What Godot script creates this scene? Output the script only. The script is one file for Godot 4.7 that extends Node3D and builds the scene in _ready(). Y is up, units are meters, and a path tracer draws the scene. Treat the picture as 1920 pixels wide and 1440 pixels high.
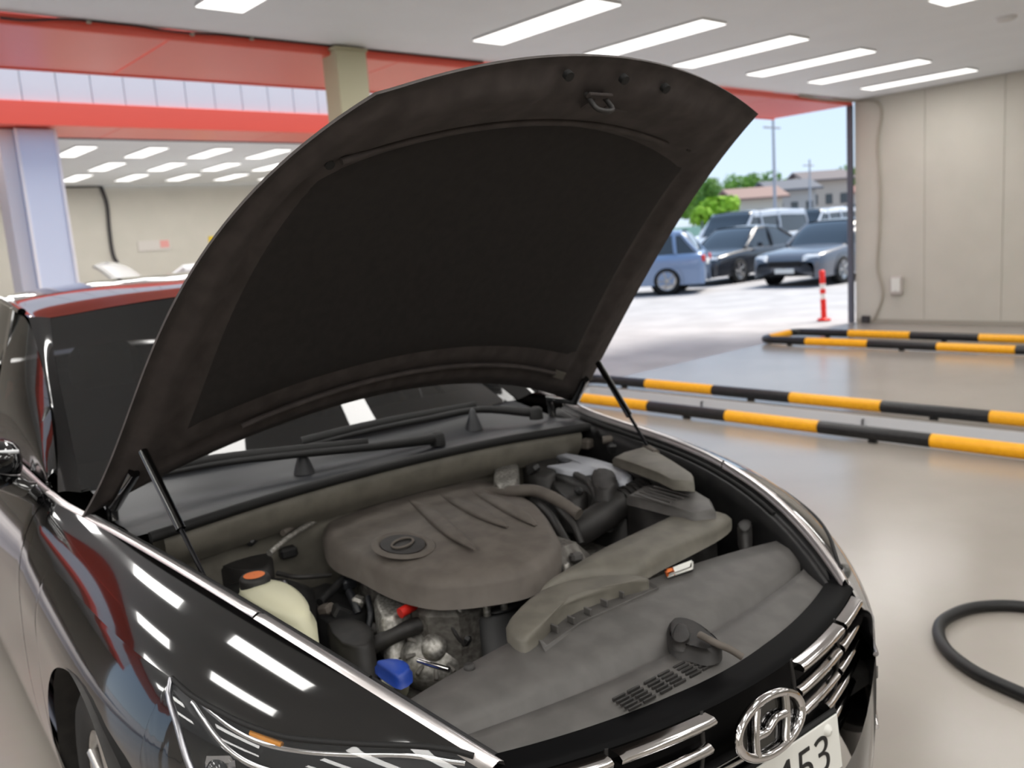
extends Node3D
# A vehicle inspection bay with a black sedan, its hood propped open.
# World: +X along the open side towards the side wall, -Z out through the opening. The photograph is taken as 1920x1440.

const FPX := 1616.146
const CEIL := 3.088
const WALL_X := 11.86
const OPEN_Z := -6.1
var eye := Vector3(0, 1.5, 0)
var cf: Vector3
var cr: Vector3
var cu: Vector3
var car_xf: Transform3D
var car: Node3D
var M := {}
var used := {}
var rng := RandomNumberGenerator.new()

# ---------------------------------------------------------------- mesh helpers
func mb() -> SurfaceTool:
	var s := SurfaceTool.new()
	s.begin(Mesh.PRIMITIVE_TRIANGLES)
	s.set_smooth_group(0)
	return s

func tri(s: SurfaceTool, a: Vector3, b: Vector3, c: Vector3) -> void:
	if (b - a).cross(c - a).length_squared() < 1e-16:
		return
	s.add_vertex(a)
	s.add_vertex(b)
	s.add_vertex(c)

func quad(s: SurfaceTool, a: Vector3, b: Vector3, c: Vector3, d: Vector3) -> void:
	tri(s, a, b, c)
	tri(s, a, c, d)

func grid(s: SurfaceTool, rows: Array, wrap := false) -> void:
	for i in rows.size() - 1:
		var p = rows[i]
		var q = rows[i + 1]
		var n: int = p.size()
		for j in (n if wrap else n - 1):
			var k := (j + 1) % n
			quad(s, p[j], p[k], q[k], q[j])

func cat(pts: Array, n: int, closed := false) -> Array:
	var out := []
	var m := pts.size()
	for i in (m if closed else m - 1):
		var a: Vector3 = pts[(i - 1 + m) % m] if closed or i > 0 else pts[0] * 2.0 - pts[1]
		var b: Vector3 = pts[i]
		var c: Vector3 = pts[(i + 1) % m]
		var d: Vector3 = pts[(i + 2) % m] if closed or i + 2 < m else pts[m - 1] * 2.0 - pts[m - 2]
		for k in n:
			var t := float(k) / n
			out.append(b.cubic_interpolate(c, a, d, t))
	if not closed:
		out.append(pts[m - 1])
	return out

# a smooth surface through a net of control points; returns its rows
func net(ctrl: Array, nu: int, nv: int) -> Array:
	var fine := []
	for r in ctrl:
		fine.append(cat(r, nu))
	var cols: int = fine[0].size()
	var rows := []
	var colsv := []
	for j in cols:
		var c := []
		for r in fine:
			c.append(r[j])
		colsv.append(cat(c, nv))
	for i in colsv[0].size():
		var r := []
		for j in cols:
			r.append(colsv[j][i])
		rows.append(r)
	return rows

func mirror(rows: Array) -> Array:
	var out := []
	for r in rows:
		var q := []
		for p in r:
			q.append(Vector3(-p.x, p.y, p.z))
		out.append(q)
	return out

func side_of(rows: Array, sgn: float) -> Array:
	return rows if sgn > 0 else mirror(rows)

func box(s: SurfaceTool, c: Vector3, size: Vector3, bev := 0.0, b := Basis()) -> void:
	s.set_smooth_group(-1)
	var h := size / 2.0
	var e := minf(bev, minf(h.x, minf(h.y, h.z)) * 0.95)
	if e <= 0.0:
		var v := []
		for i in 8:
			v.append(c + b * Vector3(h.x * (1 if i & 1 else -1), h.y * (1 if i & 2 else -1), h.z * (1 if i & 4 else -1)))
		for f in [[0, 2, 3, 1], [4, 5, 7, 6], [0, 1, 5, 4], [2, 6, 7, 3], [0, 4, 6, 2], [1, 3, 7, 5]]:
			quad(s, v[f[0]], v[f[1]], v[f[2]], v[f[3]])
		s.set_smooth_group(0)
		return
	# chamfered
	var P := func(sx: float, sy: float, sz: float, ax: int) -> Vector3:
		var q := Vector3(sx * h.x, sy * h.y, sz * h.z)
		if ax != 0: q.x -= sx * e
		if ax != 1: q.y -= sy * e
		if ax != 2: q.z -= sz * e
		return c + b * q
	for t in [-1.0, 1.0]:
		quad(s, P.call(t, -1, -1, 0), P.call(t, 1, -1, 0), P.call(t, 1, 1, 0), P.call(t, -1, 1, 0))
		quad(s, P.call(-1, t, -1, 1), P.call(-1, t, 1, 1), P.call(1, t, 1, 1), P.call(1, t, -1, 1))
		quad(s, P.call(-1, -1, t, 2), P.call(1, -1, t, 2), P.call(1, 1, t, 2), P.call(-1, 1, t, 2))
		for w in [-1.0, 1.0]:
			quad(s, P.call(t, w, -1, 0), P.call(t, w, 1, 0), P.call(t, w, 1, 1), P.call(t, w, -1, 1))
			quad(s, P.call(t, -1, w, 0), P.call(t, 1, w, 0), P.call(t, 1, w, 2), P.call(t, -1, w, 2))
			quad(s, P.call(-1, t, w, 1), P.call(1, t, w, 1), P.call(1, t, w, 2), P.call(-1, t, w, 2))
			for u in [-1.0, 1.0]:
				tri(s, P.call(t, w, u, 0), P.call(t, w, u, 1), P.call(t, w, u, 2))
	s.set_smooth_group(0)

func tube(s: SurfaceTool, pts: Array, r, sides := 10, caps := true, flat := 1.0) -> void:
	var n := pts.size()
	var rows := []
	var up := Vector3.UP
	for i in n:
		var t: Vector3 = (pts[mini(i + 1, n - 1)] - pts[maxi(i - 1, 0)]).normalized()
		if i == 0:
			up = Vector3.UP if absf(t.y) < 0.9 else Vector3.RIGHT
		var side := t.cross(up).normalized()
		up = side.cross(t).normalized()
		var rad: float = r[i] if r is Array else r
		var ring := []
		for k in sides:
			var an := TAU * k / sides
			ring.append(pts[i] + side * cos(an) * rad + up * sin(an) * rad * flat)
		rows.append(ring)
	grid(s, rows, true)
	if caps:
		s.set_smooth_group(-1)
		for e in [0, n - 1]:
			for k in sides:
				tri(s, pts[e], rows[e][k], rows[e][(k + 1) % sides])
		s.set_smooth_group(0)

# profile of (radius, height) turned about the y axis of xf
func lathe(s: SurfaceTool, prof: Array, xf: Transform3D, segs := 20) -> void:
	var rows := []
	for p in prof:
		var ring := []
		for k in segs:
			var an := TAU * k / segs
			ring.append(xf * Vector3(cos(an) * p.x, p.y, sin(an) * p.x))
		rows.append(ring)
	grid(s, rows, true)

# a moulded lump: an outline (car or world points) with a skirt below and a crowned, rounded top
func lump(s: SurfaceTool, outline: Array, down: float, crown := 0.01, inset := 0.12, edge := 0.008, bottom := true) -> void:
	var n := outline.size()
	var c := Vector3.ZERO
	for p in outline:
		c += p / n
	var rows := []
	var lift := Vector3.UP
	var lo := []
	var e0 := []
	var e1 := []
	for p in outline:
		lo.append(p - lift * down)
		e0.append(p - lift * edge)
		e1.append(p + (c - p).normalized() * edge)
	rows.append(lo)
	rows.append(e0)
	rows.append(e1)
	for k in 5:
		var t: float = inset * (k + 1) if k < 2 else lerpf(inset * 2.0, 0.97, (k - 1) / 3.0)
		var r := []
		for p in outline:
			r.append(p.lerp(c, t) + lift * crown * sqrt(1.0 - (1.0 - t) * (1.0 - t)))
		rows.append(r)
	grid(s, rows, true)
	for k in n:
		tri(s, rows[-1][k], rows[-1][(k + 1) % n], c + lift * crown)
		if bottom:
			tri(s, lo[k], lo[(k + 1) % n], c - lift * down)

# extruded polygon: poly in xy of xf, from z0 to z1
func prism(s: SurfaceTool, poly: PackedVector2Array, z0: float, z1: float, xf := Transform3D()) -> void:
	s.set_smooth_group(-1)
	var idx := Geometry2D.triangulate_polygon(poly)
	for z in [z0, z1]:
		for i in range(0, idx.size(), 3):
			tri(s, xf * v3(poly[idx[i]], z), xf * v3(poly[idx[i + 1]], z), xf * v3(poly[idx[i + 2]], z))
	for i in poly.size():
		var a := poly[i]
		var b := poly[(i + 1) % poly.size()]
		quad(s, xf * v3(a, z0), xf * v3(b, z0), xf * v3(b, z1), xf * v3(a, z1))
	s.set_smooth_group(0)

func v3(p: Vector2, z: float) -> Vector3:
	return Vector3(p.x, p.y, z)

func part(called: String, s: SurfaceTool, m: Material, parent: Node, label := "") -> MeshInstance3D:
	s.generate_normals()
	s.set_material(m)
	var o := MeshInstance3D.new()
	o.mesh = s.commit()
	o.name = called
	parent.add_child(o, true)
	if label:
		o.set_meta("label", label)
	return o

func numbered(called: String) -> String:
	var n: int = used.get(called, 0)
	used[called] = n + 1
	return called if n == 0 else "%s_%03d" % [called, n]

func thing(called: String, label: String, category: String, group := "", at := Vector3.ZERO, turn := 0.0) -> Node3D:
	var o := Node3D.new()
	o.name = numbered(called)
	add_child(o)
	o.position = at
	o.rotation.y = turn
	o.set_meta("label", label)
	o.set_meta("category", category)
	if group:
		o.set_meta("group", group)
	return o

func struct(called: String, s: SurfaceTool, m: Material) -> MeshInstance3D:
	var o := part(called, s, m, self)
	o.set_meta("kind", "structure")
	return o

func copy(o: Node3D, called: String, label: String) -> Node3D:
	var c: Node3D = o.duplicate()
	c.name = numbered(called)
	add_child(c)
	c.set_meta("label", label)
	return c

# a pixel gives a direction; the height, side or depth of what it lies on gives the point (car axes: x left, y up, z forward)
func ray(u: float, v: float) -> Vector3:
	return cf + cr * ((u - 960.0) / FPX) - cu * ((v - 720.0) / FPX)

func cp(u: float, v: float, y: float) -> Vector3:
	var d := ray(u, v)
	return car_xf.affine_inverse() * (eye + d * ((y - eye.y) / d.y))

func cps(list: Array, y: float) -> Array:
	var out := []
	for p in list:
		out.append(cp(p[0], p[1], p[2] if p.size() > 2 else y))
	return out

func wp(u: float, v: float, y: float) -> Vector3:
	var d := ray(u, v)
	return eye + d * ((y - eye.y) / d.y)

# ---------------------------------------------------------------- materials
func noise_tex(freq: float, a: Color, b: Color, seed_: int, size := 512, octaves := 4) -> NoiseTexture2D:
	var n := FastNoiseLite.new()
	n.seed = seed_
	n.noise_type = FastNoiseLite.TYPE_SIMPLEX_SMOOTH
	n.frequency = freq
	n.fractal_octaves = octaves
	var t := NoiseTexture2D.new()
	t.width = size
	t.height = size
	t.seamless = true
	t.noise = n
	var g := Gradient.new()
	g.set_color(0, a)
	g.set_color(1, b)
	g.set_offset(0, 0.25)
	g.set_offset(1, 0.75)
	t.color_ramp = g
	return t

func mat(c: Color, rough := 0.5, metal := 0.0, spec := 0.5) -> StandardMaterial3D:
	var m := StandardMaterial3D.new()
	m.albedo_color = c
	m.roughness = rough
	m.metallic = metal
	m.metallic_specular = spec
	return m

func tex(m: StandardMaterial3D, t: Texture2D, scale: float, world := true) -> StandardMaterial3D:
	m.albedo_texture = t
	m.uv1_triplanar = true
	m.uv1_world_triplanar = world
	m.uv1_scale = Vector3.ONE * scale
	return m

func gloss(m: StandardMaterial3D, amount := 1.0, rough := 0.03) -> StandardMaterial3D:
	m.clearcoat_enabled = true
	m.clearcoat = amount
	m.clearcoat_roughness = rough
	return m

func glow(c: Color, e: float) -> StandardMaterial3D:
	var m := mat(c, 0.6)
	m.emission_enabled = true
	m.emission = c
	m.emission_energy_multiplier = e
	return m

func glass(c: Color, a: float, rough := 0.0) -> StandardMaterial3D:
	var m := mat(Color(c.r, c.g, c.b, a), rough, 0.0, 0.6)
	m.transparency = BaseMaterial3D.TRANSPARENCY_ALPHA
	return m

func materials() -> void:
	M.paint = gloss(mat(Color(0.02, 0.02, 0.024), 0.08, 0.0, 0.5))
	M.chrome = mat(Color(0.80, 0.79, 0.79), 0.10, 1.0)
	M.strip = mat(Color(0.86, 0.84, 0.84), 0.30, 0.85)
	M.satin = mat(Color(0.62, 0.62, 0.64), 0.28, 1.0)
	M.gloss_black = gloss(mat(Color(0.012, 0.012, 0.014), 0.1), 0.8)
	M.rubber = mat(Color(0.03, 0.03, 0.032), 0.75)
	M.under = tex(mat(Color(1, 1, 1), 0.85), noise_tex(0.02, Color(0.20, 0.178, 0.172), Color(0.26, 0.235, 0.228), 3), 1.6, false)
	M.pad = tex(mat(Color(1, 1, 1), 0.95), noise_tex(0.03, Color(0.115, 0.103, 0.101), Color(0.145, 0.131, 0.128), 4), 2.2, false)
	M.dust = tex(mat(Color(1, 1, 1), 0.72), noise_tex(0.012, Color(0.315, 0.29, 0.268), Color(0.365, 0.34, 0.315), 5), 2.0, false)
	M.dust_olive = tex(mat(Color(1, 1, 1), 0.62), noise_tex(0.012, Color(0.335, 0.322, 0.292), Color(0.39, 0.376, 0.342), 6), 2.0, false)
	M.dust_grey = tex(mat(Color(1, 1, 1), 0.55), noise_tex(0.012, Color(0.285, 0.277, 0.27), Color(0.335, 0.326, 0.318), 7), 2.0, false)
	M.cowl = mat(Color(0.095, 0.102, 0.12), 0.5)
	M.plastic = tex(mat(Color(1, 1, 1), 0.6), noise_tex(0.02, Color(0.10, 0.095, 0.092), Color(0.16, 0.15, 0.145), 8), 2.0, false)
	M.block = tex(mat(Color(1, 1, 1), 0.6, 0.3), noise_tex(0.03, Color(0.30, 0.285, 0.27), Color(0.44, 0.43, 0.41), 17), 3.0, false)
	M.lip = mat(Color(0.022, 0.022, 0.026), 0.6, 0.0, 0.2)
	M.dark = mat(Color(0.035, 0.033, 0.033), 0.8)
	M.bay = tex(mat(Color(1, 1, 1), 0.5), noise_tex(0.02, Color(0.07, 0.07, 0.075), Color(0.12, 0.118, 0.12), 9), 2.0, false)
	M.alu = tex(mat(Color(1, 1, 1), 0.45, 0.7), noise_tex(0.05, Color(0.45, 0.44, 0.42), Color(0.68, 0.67, 0.65), 10), 3.0, false)
	M.white_tank = mat(Color(0.80, 0.79, 0.68), 0.5)
	M.battery_grey = mat(Color(0.66, 0.67, 0.70), 0.35)
	M.blue_cap = mat(Color(0.12, 0.26, 0.62), 0.45)
	M.red = mat(Color(0.75, 0.12, 0.08), 0.5)
	M.orange = mat(Color(0.85, 0.42, 0.10), 0.5)
	M.windshield = glass(Color(0.05, 0.053, 0.055), 0.86)
	M.lens = glass(Color(0.35, 0.36, 0.37), 0.16)
	M.lamp_in = mat(Color(0.10, 0.10, 0.11), 0.25, 0.6)
	M.reflector = mat(Color(0.85, 0.85, 0.86), 0.08, 1.0)
	M.amber = mat(Color(0.95, 0.62, 0.15), 0.3)
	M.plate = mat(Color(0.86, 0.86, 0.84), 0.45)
	M.ink = mat(Color(0.03, 0.03, 0.035), 0.5)
	M.seat = mat(Color(0.10, 0.095, 0.09), 0.8)
	M.pillar_trim = mat(Color(0.42, 0.40, 0.38), 0.8)
	# the place
	M.floor = tex(mat(Color(1, 1, 1), 0.2, 0.0, 0.5), noise_tex(0.006, Color(0.605, 0.58, 0.55), Color(0.63, 0.605, 0.575), 11, 1024, 5), 0.14)
	M.wall = tex(mat(Color(1, 1, 1), 0.7), noise_tex(0.01, Color(0.745, 0.73, 0.692), Color(0.758, 0.743, 0.705), 12), 0.3)
	M.ceiling = tex(mat(Color(1, 1, 1), 0.6), noise_tex(0.01, Color(0.935, 0.95, 0.965), Color(0.945, 0.96, 0.975), 13), 0.3)
	M.joint = mat(Color(0.62, 0.60, 0.56), 0.8)
	M.canopy = mat(Color(0.95, 0.40, 0.33), 0.28)
	M.facade = mat(Color(0.88, 0.88, 0.90), 0.45)
	M.column = mat(Color(0.76, 0.745, 0.63), 0.55)
	M.cladding = mat(Color(0.80, 0.84, 0.92), 0.4)
	M.frame = mat(Color(0.36, 0.37, 0.42), 0.4, 0.3)
	M.panel = glow(Color(1.0, 1.0, 0.985), 1.6)
	M.panel_rim = mat(Color(0.86, 0.86, 0.86), 0.4)
	M.yellow = tex(mat(Color(1, 1, 1), 0.42), noise_tex(0.03, Color(0.96, 0.67, 0.03), Color(0.99, 0.71, 0.05), 14), 1.2)
	M.black_paint = tex(mat(Color(1, 1, 1), 0.4), noise_tex(0.03, Color(0.06, 0.06, 0.065), Color(0.11, 0.11, 0.115), 15), 1.2)
	M.pit = mat(Color(0.83, 0.835, 0.845), 0.6)
	M.asphalt = tex(mat(Color(1, 1, 1), 0.75), noise_tex(0.012, Color(0.595, 0.59, 0.595), Color(0.645, 0.64, 0.645), 16, 1024, 5), 0.08)
	M.pole = mat(Color(0.62, 0.63, 0.66), 0.6)
	M.hose = mat(Color(0.045, 0.045, 0.05), 0.5)
	M.cable = mat(Color(0.20, 0.19, 0.20), 0.6)
	M.conduit = mat(Color(0.66, 0.63, 0.58), 0.5)
	M.box_grey = mat(Color(0.74, 0.71, 0.69), 0.5)
	M.post_red = mat(Color(0.90, 0.13, 0.07), 0.45)
	M.post_band = mat(Color(0.93, 0.90, 0.88), 0.4)
	M.tyre = mat(Color(0.05, 0.05, 0.052), 0.8)
	M.rim = mat(Color(0.70, 0.69, 0.68), 0.3, 0.8)
	M.car_glass = gloss(mat(Color(0.14, 0.16, 0.18), 0.06), 0.8)
	M.tail = mat(Color(0.75, 0.10, 0.08), 0.25)
	M.lamp_clear = mat(Color(0.85, 0.86, 0.87), 0.15)

# ---------------------------------------------------------------- the scene
func _ready() -> void:
	rng.seed = 7
	# camera, solved from the ceiling lights, the side wall, the pit kerbs and the columns
	var yaw := 0.7118
	var pitch := -0.1632
	var roll := -0.0726
	var f0 := Vector3(sin(yaw) * cos(pitch), sin(pitch), -cos(yaw) * cos(pitch))
	var r0 := Vector3(cos(yaw), 0, sin(yaw))
	var u0 := r0.cross(f0)
	cf = f0
	cr = r0 * cos(roll) + u0 * sin(roll)
	cu = u0 * cos(roll) - r0 * sin(roll)
	var camera := Camera3D.new()
	camera.name = "camera"
	add_child(camera)
	camera.transform = Transform3D(Basis(cr, cu, -cf), eye)
	var at := CameraAttributesPhysical.new()
	at.frustum_focal_length = 35.0 / 2.0 / (720.0 / FPX)
	at.frustum_near = 0.05
	at.frustum_far = 600.0
	at.frustum_focus_distance = 1.2
	at.exposure_aperture = 7.0
	camera.attributes = at
	camera.fov = rad_to_deg(2.0 * atan(720.0 / FPX))
	camera.current = true
	# sky: a bright thin overcast
	var env := Environment.new()
	env.background_mode = Environment.BG_SKY
	env.tonemap_mode = Environment.TONE_MAPPER_LINEAR
	env.tonemap_exposure = 1.2
	env.sdfgi_enabled = true
	env.ssao_enabled = true
	env.ssil_enabled = true
	var sm := ProceduralSkyMaterial.new()
	sm.sky_top_color = Color(0.66, 0.80, 0.97)
	sm.sky_horizon_color = Color(0.85, 0.92, 0.985)
	sm.sky_curve = 0.25
	sm.ground_horizon_color = Color(0.85, 0.87, 0.9)
	sm.ground_bottom_color = Color(0.5, 0.5, 0.5)
	sm.sun_angle_max = 1.0
	var sky := Sky.new()
	sky.sky_material = sm
	env.sky = sky
	env.background_energy_multiplier = 1.0
	var we := WorldEnvironment.new()
	we.name = "environment"
	we.environment = env
	add_child(we)
	# a veiled sun, high above the parking yard
	var sun := DirectionalLight3D.new()
	sun.name = "sun"
	add_child(sun)
	sun.rotation = Vector3(deg_to_rad(-58), deg_to_rad(76), 0)
	sun.light_energy = 1.7
	sun.light_angular_distance = 25.0
	sun.light_color = Color(1.0, 0.97, 0.93)
	sun.shadow_enabled = true
	materials()
	car_xf = Transform3D(Basis(Vector3.UP, -(1.631278 - PI / 2.0)), Vector3(1.2166, 0, -0.7554))
	room()
	ceiling_lights()
	opposite()
	pits()
	yard()
	sedan()
	small_things()

# ---------------------------------------------------------------- the bay
func room() -> void:
	var x0 := -7.0
	var z1 := 7.4
	var s := mb()
	# floor slabs round the two pits
	var gap := [[5.52, 6.28], [9.49, 10.22]]
	var pit_end := 4.6
	var xs := [x0 - 0.2, 5.52, 6.28, 9.49, 10.22, WALL_X + 0.2]
	for i in [0, 2, 4]:
		box(s, Vector3((xs[i] + xs[i + 1]) / 2.0, -0.15, (OPEN_Z + z1) / 2.0), Vector3(xs[i + 1] - xs[i], 0.3, z1 - OPEN_Z))
	for g in gap:
		box(s, Vector3((g[0] + g[1]) / 2.0, -0.15, (pit_end + z1) / 2.0), Vector3(g[1] - g[0], 0.3, z1 - pit_end))
		box(s, Vector3((g[0] + g[1]) / 2.0, -0.15, OPEN_Z + 0.02), Vector3(g[1] - g[0], 0.3, 0.04))
	struct("floor", s, M.floor)
	s = mb()
	box(s, Vector3((x0 + WALL_X) / 2.0, CEIL + 0.15, (OPEN_Z + z1) / 2.0), Vector3(WALL_X - x0 + 0.4, 0.3, z1 - OPEN_Z))
	struct("ceiling", s, M.ceiling)
	# walls of upright sandwich panels, each panel a piece with a recessed joint
	_wall("wall_right", Vector3(WALL_X, 0, OPEN_Z + 0.02), Vector3(0, 0, 1), z1 - OPEN_Z, Vector3(1, 0, 0))
	_wall("wall_left", Vector3(x0, 0, OPEN_Z), Vector3(0, 0, 1), z1 - OPEN_Z, Vector3(-1, 0, 0))
	_wall("wall_back", Vector3(x0, 0, z1), Vector3(1, 0, 0), WALL_X - x0, Vector3(0, 0, 1))
	s = mb()
	box(s, Vector3(WALL_X - 0.03, 1.51, OPEN_Z - 0.03), Vector3(0.07, 3.02, 0.07), 0.006)
	struct("trim_1", s, M.frame)
	s = mb()
	box(s, Vector3(WALL_X - 0.004, 0.03, (OPEN_Z + z1) / 2.0), Vector3(0.012, 0.06, z1 - OPEN_Z - 0.1), 0.003)
	struct("baseboard_right", s, M.joint)
	# red canopy over the opening
	var c := thing("canopy", "glossy red metal canopy hung under the ceiling along the open side of the bay", "canopy", "", Vector3(2.43, 3.02, OPEN_Z))
	var rng_x := [x0 - 2.43, WALL_X - 2.43]
	s = mb()
	box(s, Vector3((rng_x[0] + rng_x[1]) / 2.0, 0.034, -0.01), Vector3(rng_x[1] - rng_x[0], 0.066, 0.02), 0.003)
	part("beam_face", s, M.canopy, c)
	var n := 0
	var pm: Mesh
	var x: float = -0.01 - 1.88 * 5
	while x < rng_x[1]:
		var a := maxf(x, rng_x[0])
		var b := minf(x + 1.872, rng_x[1])
		if b - a > 0.05:
			s = mb()
			box(s, Vector3((a + b) / 2.0, 0.011, -0.62), Vector3(b - a, 0.022, 1.2), 0.003)
			part("soffit_panel", s, M.canopy, c)
		x += 1.88
	s = mb()
	box(s, Vector3((rng_x[0] + rng_x[1]) / 2.0, 0.02, -1.235), Vector3(rng_x[1] - rng_x[0], 0.06, 0.03), 0.004)
	part("edge_lip", s, M.canopy, c)
	s = mb()
	box(s, Vector3((rng_x[0] + rng_x[1]) / 2.0, 0.33, -1.235), Vector3(rng_x[1] - rng_x[0], 0.56, 0.02), 0.004)
	part("front_fascia", s, M.canopy, c)
	# steel column in the opening
	var k := thing("column", "beige painted steel column standing in the open side, below the red canopy", "column", "", Vector3(3.79, 0, OPEN_Z + 0.02))
	s = mb()
	box(s, Vector3(0, 1.53, 0.06), Vector3(0.27, 3.04, 0.014), 0.003)
	part("flange", s, M.column, k)
	s = mb()
	box(s, Vector3(0, 1.53, -0.14), Vector3(0.27, 3.04, 0.014), 0.003)
	part("flange", s, M.column, k)
	s = mb()
	box(s, Vector3(0, 1.53, -0.04), Vector3(0.02, 3.04, 0.186))
	part("web", s, M.column, k)
	for sx in [-0.128, 0.128]:
		s = mb()
		box(s, Vector3(sx, 1.53, -0.04), Vector3(0.012, 3.04, 0.186))
		part("side_plate", s, M.column, k)
	s = mb()
	box(s, Vector3(0, 3.062, -0.04), Vector3(0.30, 0.02, 0.23), 0.004)
	part("cap_plate", s, M.column, k)
	s = mb()
	box(s, Vector3(0, 0.012, -0.03), Vector3(0.46, 0.02, 0.42), 0.004)
	part("base_plate", s, M.column, k)

func _wall(called: String, from: Vector3, along: Vector3, length: float, out: Vector3) -> void:
	var s := mb()
	var size := along.abs() * length + out.abs() * 0.14 + Vector3(0, CEIL, 0)
	box(s, from + along * length / 2.0 + out * 0.09 + Vector3(0, CEIL / 2.0, 0), size)
	var o := struct(called, s, M.joint)
	var n := int(ceil(length))
	var w := length / n
	s = mb()
	box(s, Vector3.ZERO, along.abs() * (w - 0.004) + out.abs() * 0.02 + Vector3(0, CEIL - 0.004, 0), 0.003)
	s.generate_normals()
	s.set_material(M.wall)
	var mesh := s.commit()
	for i in n:
		var p := MeshInstance3D.new()
		p.mesh = mesh
		p.name = "panel"
		o.add_child(p, true)
		p.position = from + along * (w * (i + 0.5)) + out * 0.01 + Vector3(0, CEIL / 2.0, 0)

func ceiling_lights() -> void:
	var rows := [-4.815, -2.385, 0.045, 2.475, 4.905]
	var names := ["nearest the red canopy", "in the second row from the red canopy", "in the third row from the red canopy", "in the fourth row from the red canopy", "by the back wall"]
	var xs := []
	for i in 6:
		xs.append(4.7075 + 1.2457 * i)
	for i in 7:
		xs.append(2.5 - 1.2457 * i)
	var proto := _panel(1.275, 0.32)
	var first := true
	for r in 5:
		for x in xs:
			if r > 0 and x > 4.0 and int(round((x - 4.7075) / 1.2457)) % 2 == 1:
				continue
			var o: Node3D = proto
			if first:
				o.set_meta("label", "long white ceiling light panel " + names[r])
			else:
				o = copy(proto, "ceiling_light", "long white ceiling light panel " + names[r])
			first = false
			o.set_meta("group", "ceiling light panels of the bay, row " + ["one", "two", "three", "four", "five"][r])
			o.position = Vector3(x, CEIL, rows[r])
			var ord := ["first", "second", "third", "fourth", "fifth", "sixth", "seventh"]
			if x < 4.0:
				o.set_meta("label", "long white ceiling light panel, %s past the beige column, %s" % [ord[int(round((2.5 - x) / 1.2457))], ["row by the red canopy", "second row from the canopy", "third row from the canopy", "fourth row from the canopy", "row by the back wall"][r]])
			elif r > 0:
				o.set_meta("label", "long white ceiling light panel, %s from the side wall, %s" % [["third", "", "second", "", "first"][int(round((x - 4.7075) / 1.2457))], ["", "second row from the red canopy", "third row from the red canopy", "fourth row from the red canopy", "row by the back wall"][r]])
			if r == 0 and absf(x - 2.5) < 0.1:
				o.set_meta("label", "long white ceiling light panel just past the beige column, close to the red canopy")
			if not (r == 0 and x > 4.0):
				continue
			# the row between the canopy and the side wall is told apart by its place from the wall
			var k := int(round((x - 4.7075) / 1.2457))
			o.set_meta("label", ["long white ceiling light panel, sixth from the side wall, beside the column", "long white ceiling light panel, fifth from the beige side wall", "long white ceiling light panel, fourth from the beige side wall", "long white ceiling light panel, third from the beige side wall", "long white ceiling light panel, second from the beige side wall", "long white ceiling light panel nearest the beige side wall"][k])

func _panel(length: float, width: float) -> Node3D:
	var o := thing("ceiling_light", "long white ceiling light panel", "ceiling light", "ceiling light panels")
	var s := mb()
	box(s, Vector3(0, -0.009, 0), Vector3(width, 0.018, length), 0.006)
	part("housing", s, M.panel_rim, o)
	s = mb()
	box(s, Vector3(0, -0.020, 0), Vector3(width - 0.012, 0.006, length - 0.012), 0.002)
	part("diffuser", s, M.panel, o)
	var l := AreaLight3D.new()
	l.name = "panel_light"
	o.add_child(l)
	l.position = Vector3(0, -0.027, 0)
	l.rotation.x = -PI / 2.0
	l.area_size = Vector2(width - 0.02, length - 0.02)
	l.area_normalize_energy = false
	l.light_energy = 3.1
	l.light_color = Color(1.0, 0.99, 0.975)
	l.area_range = 30.0
	l.area_attenuation = 2.0
	l.shadow_enabled = true
	return o

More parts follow.
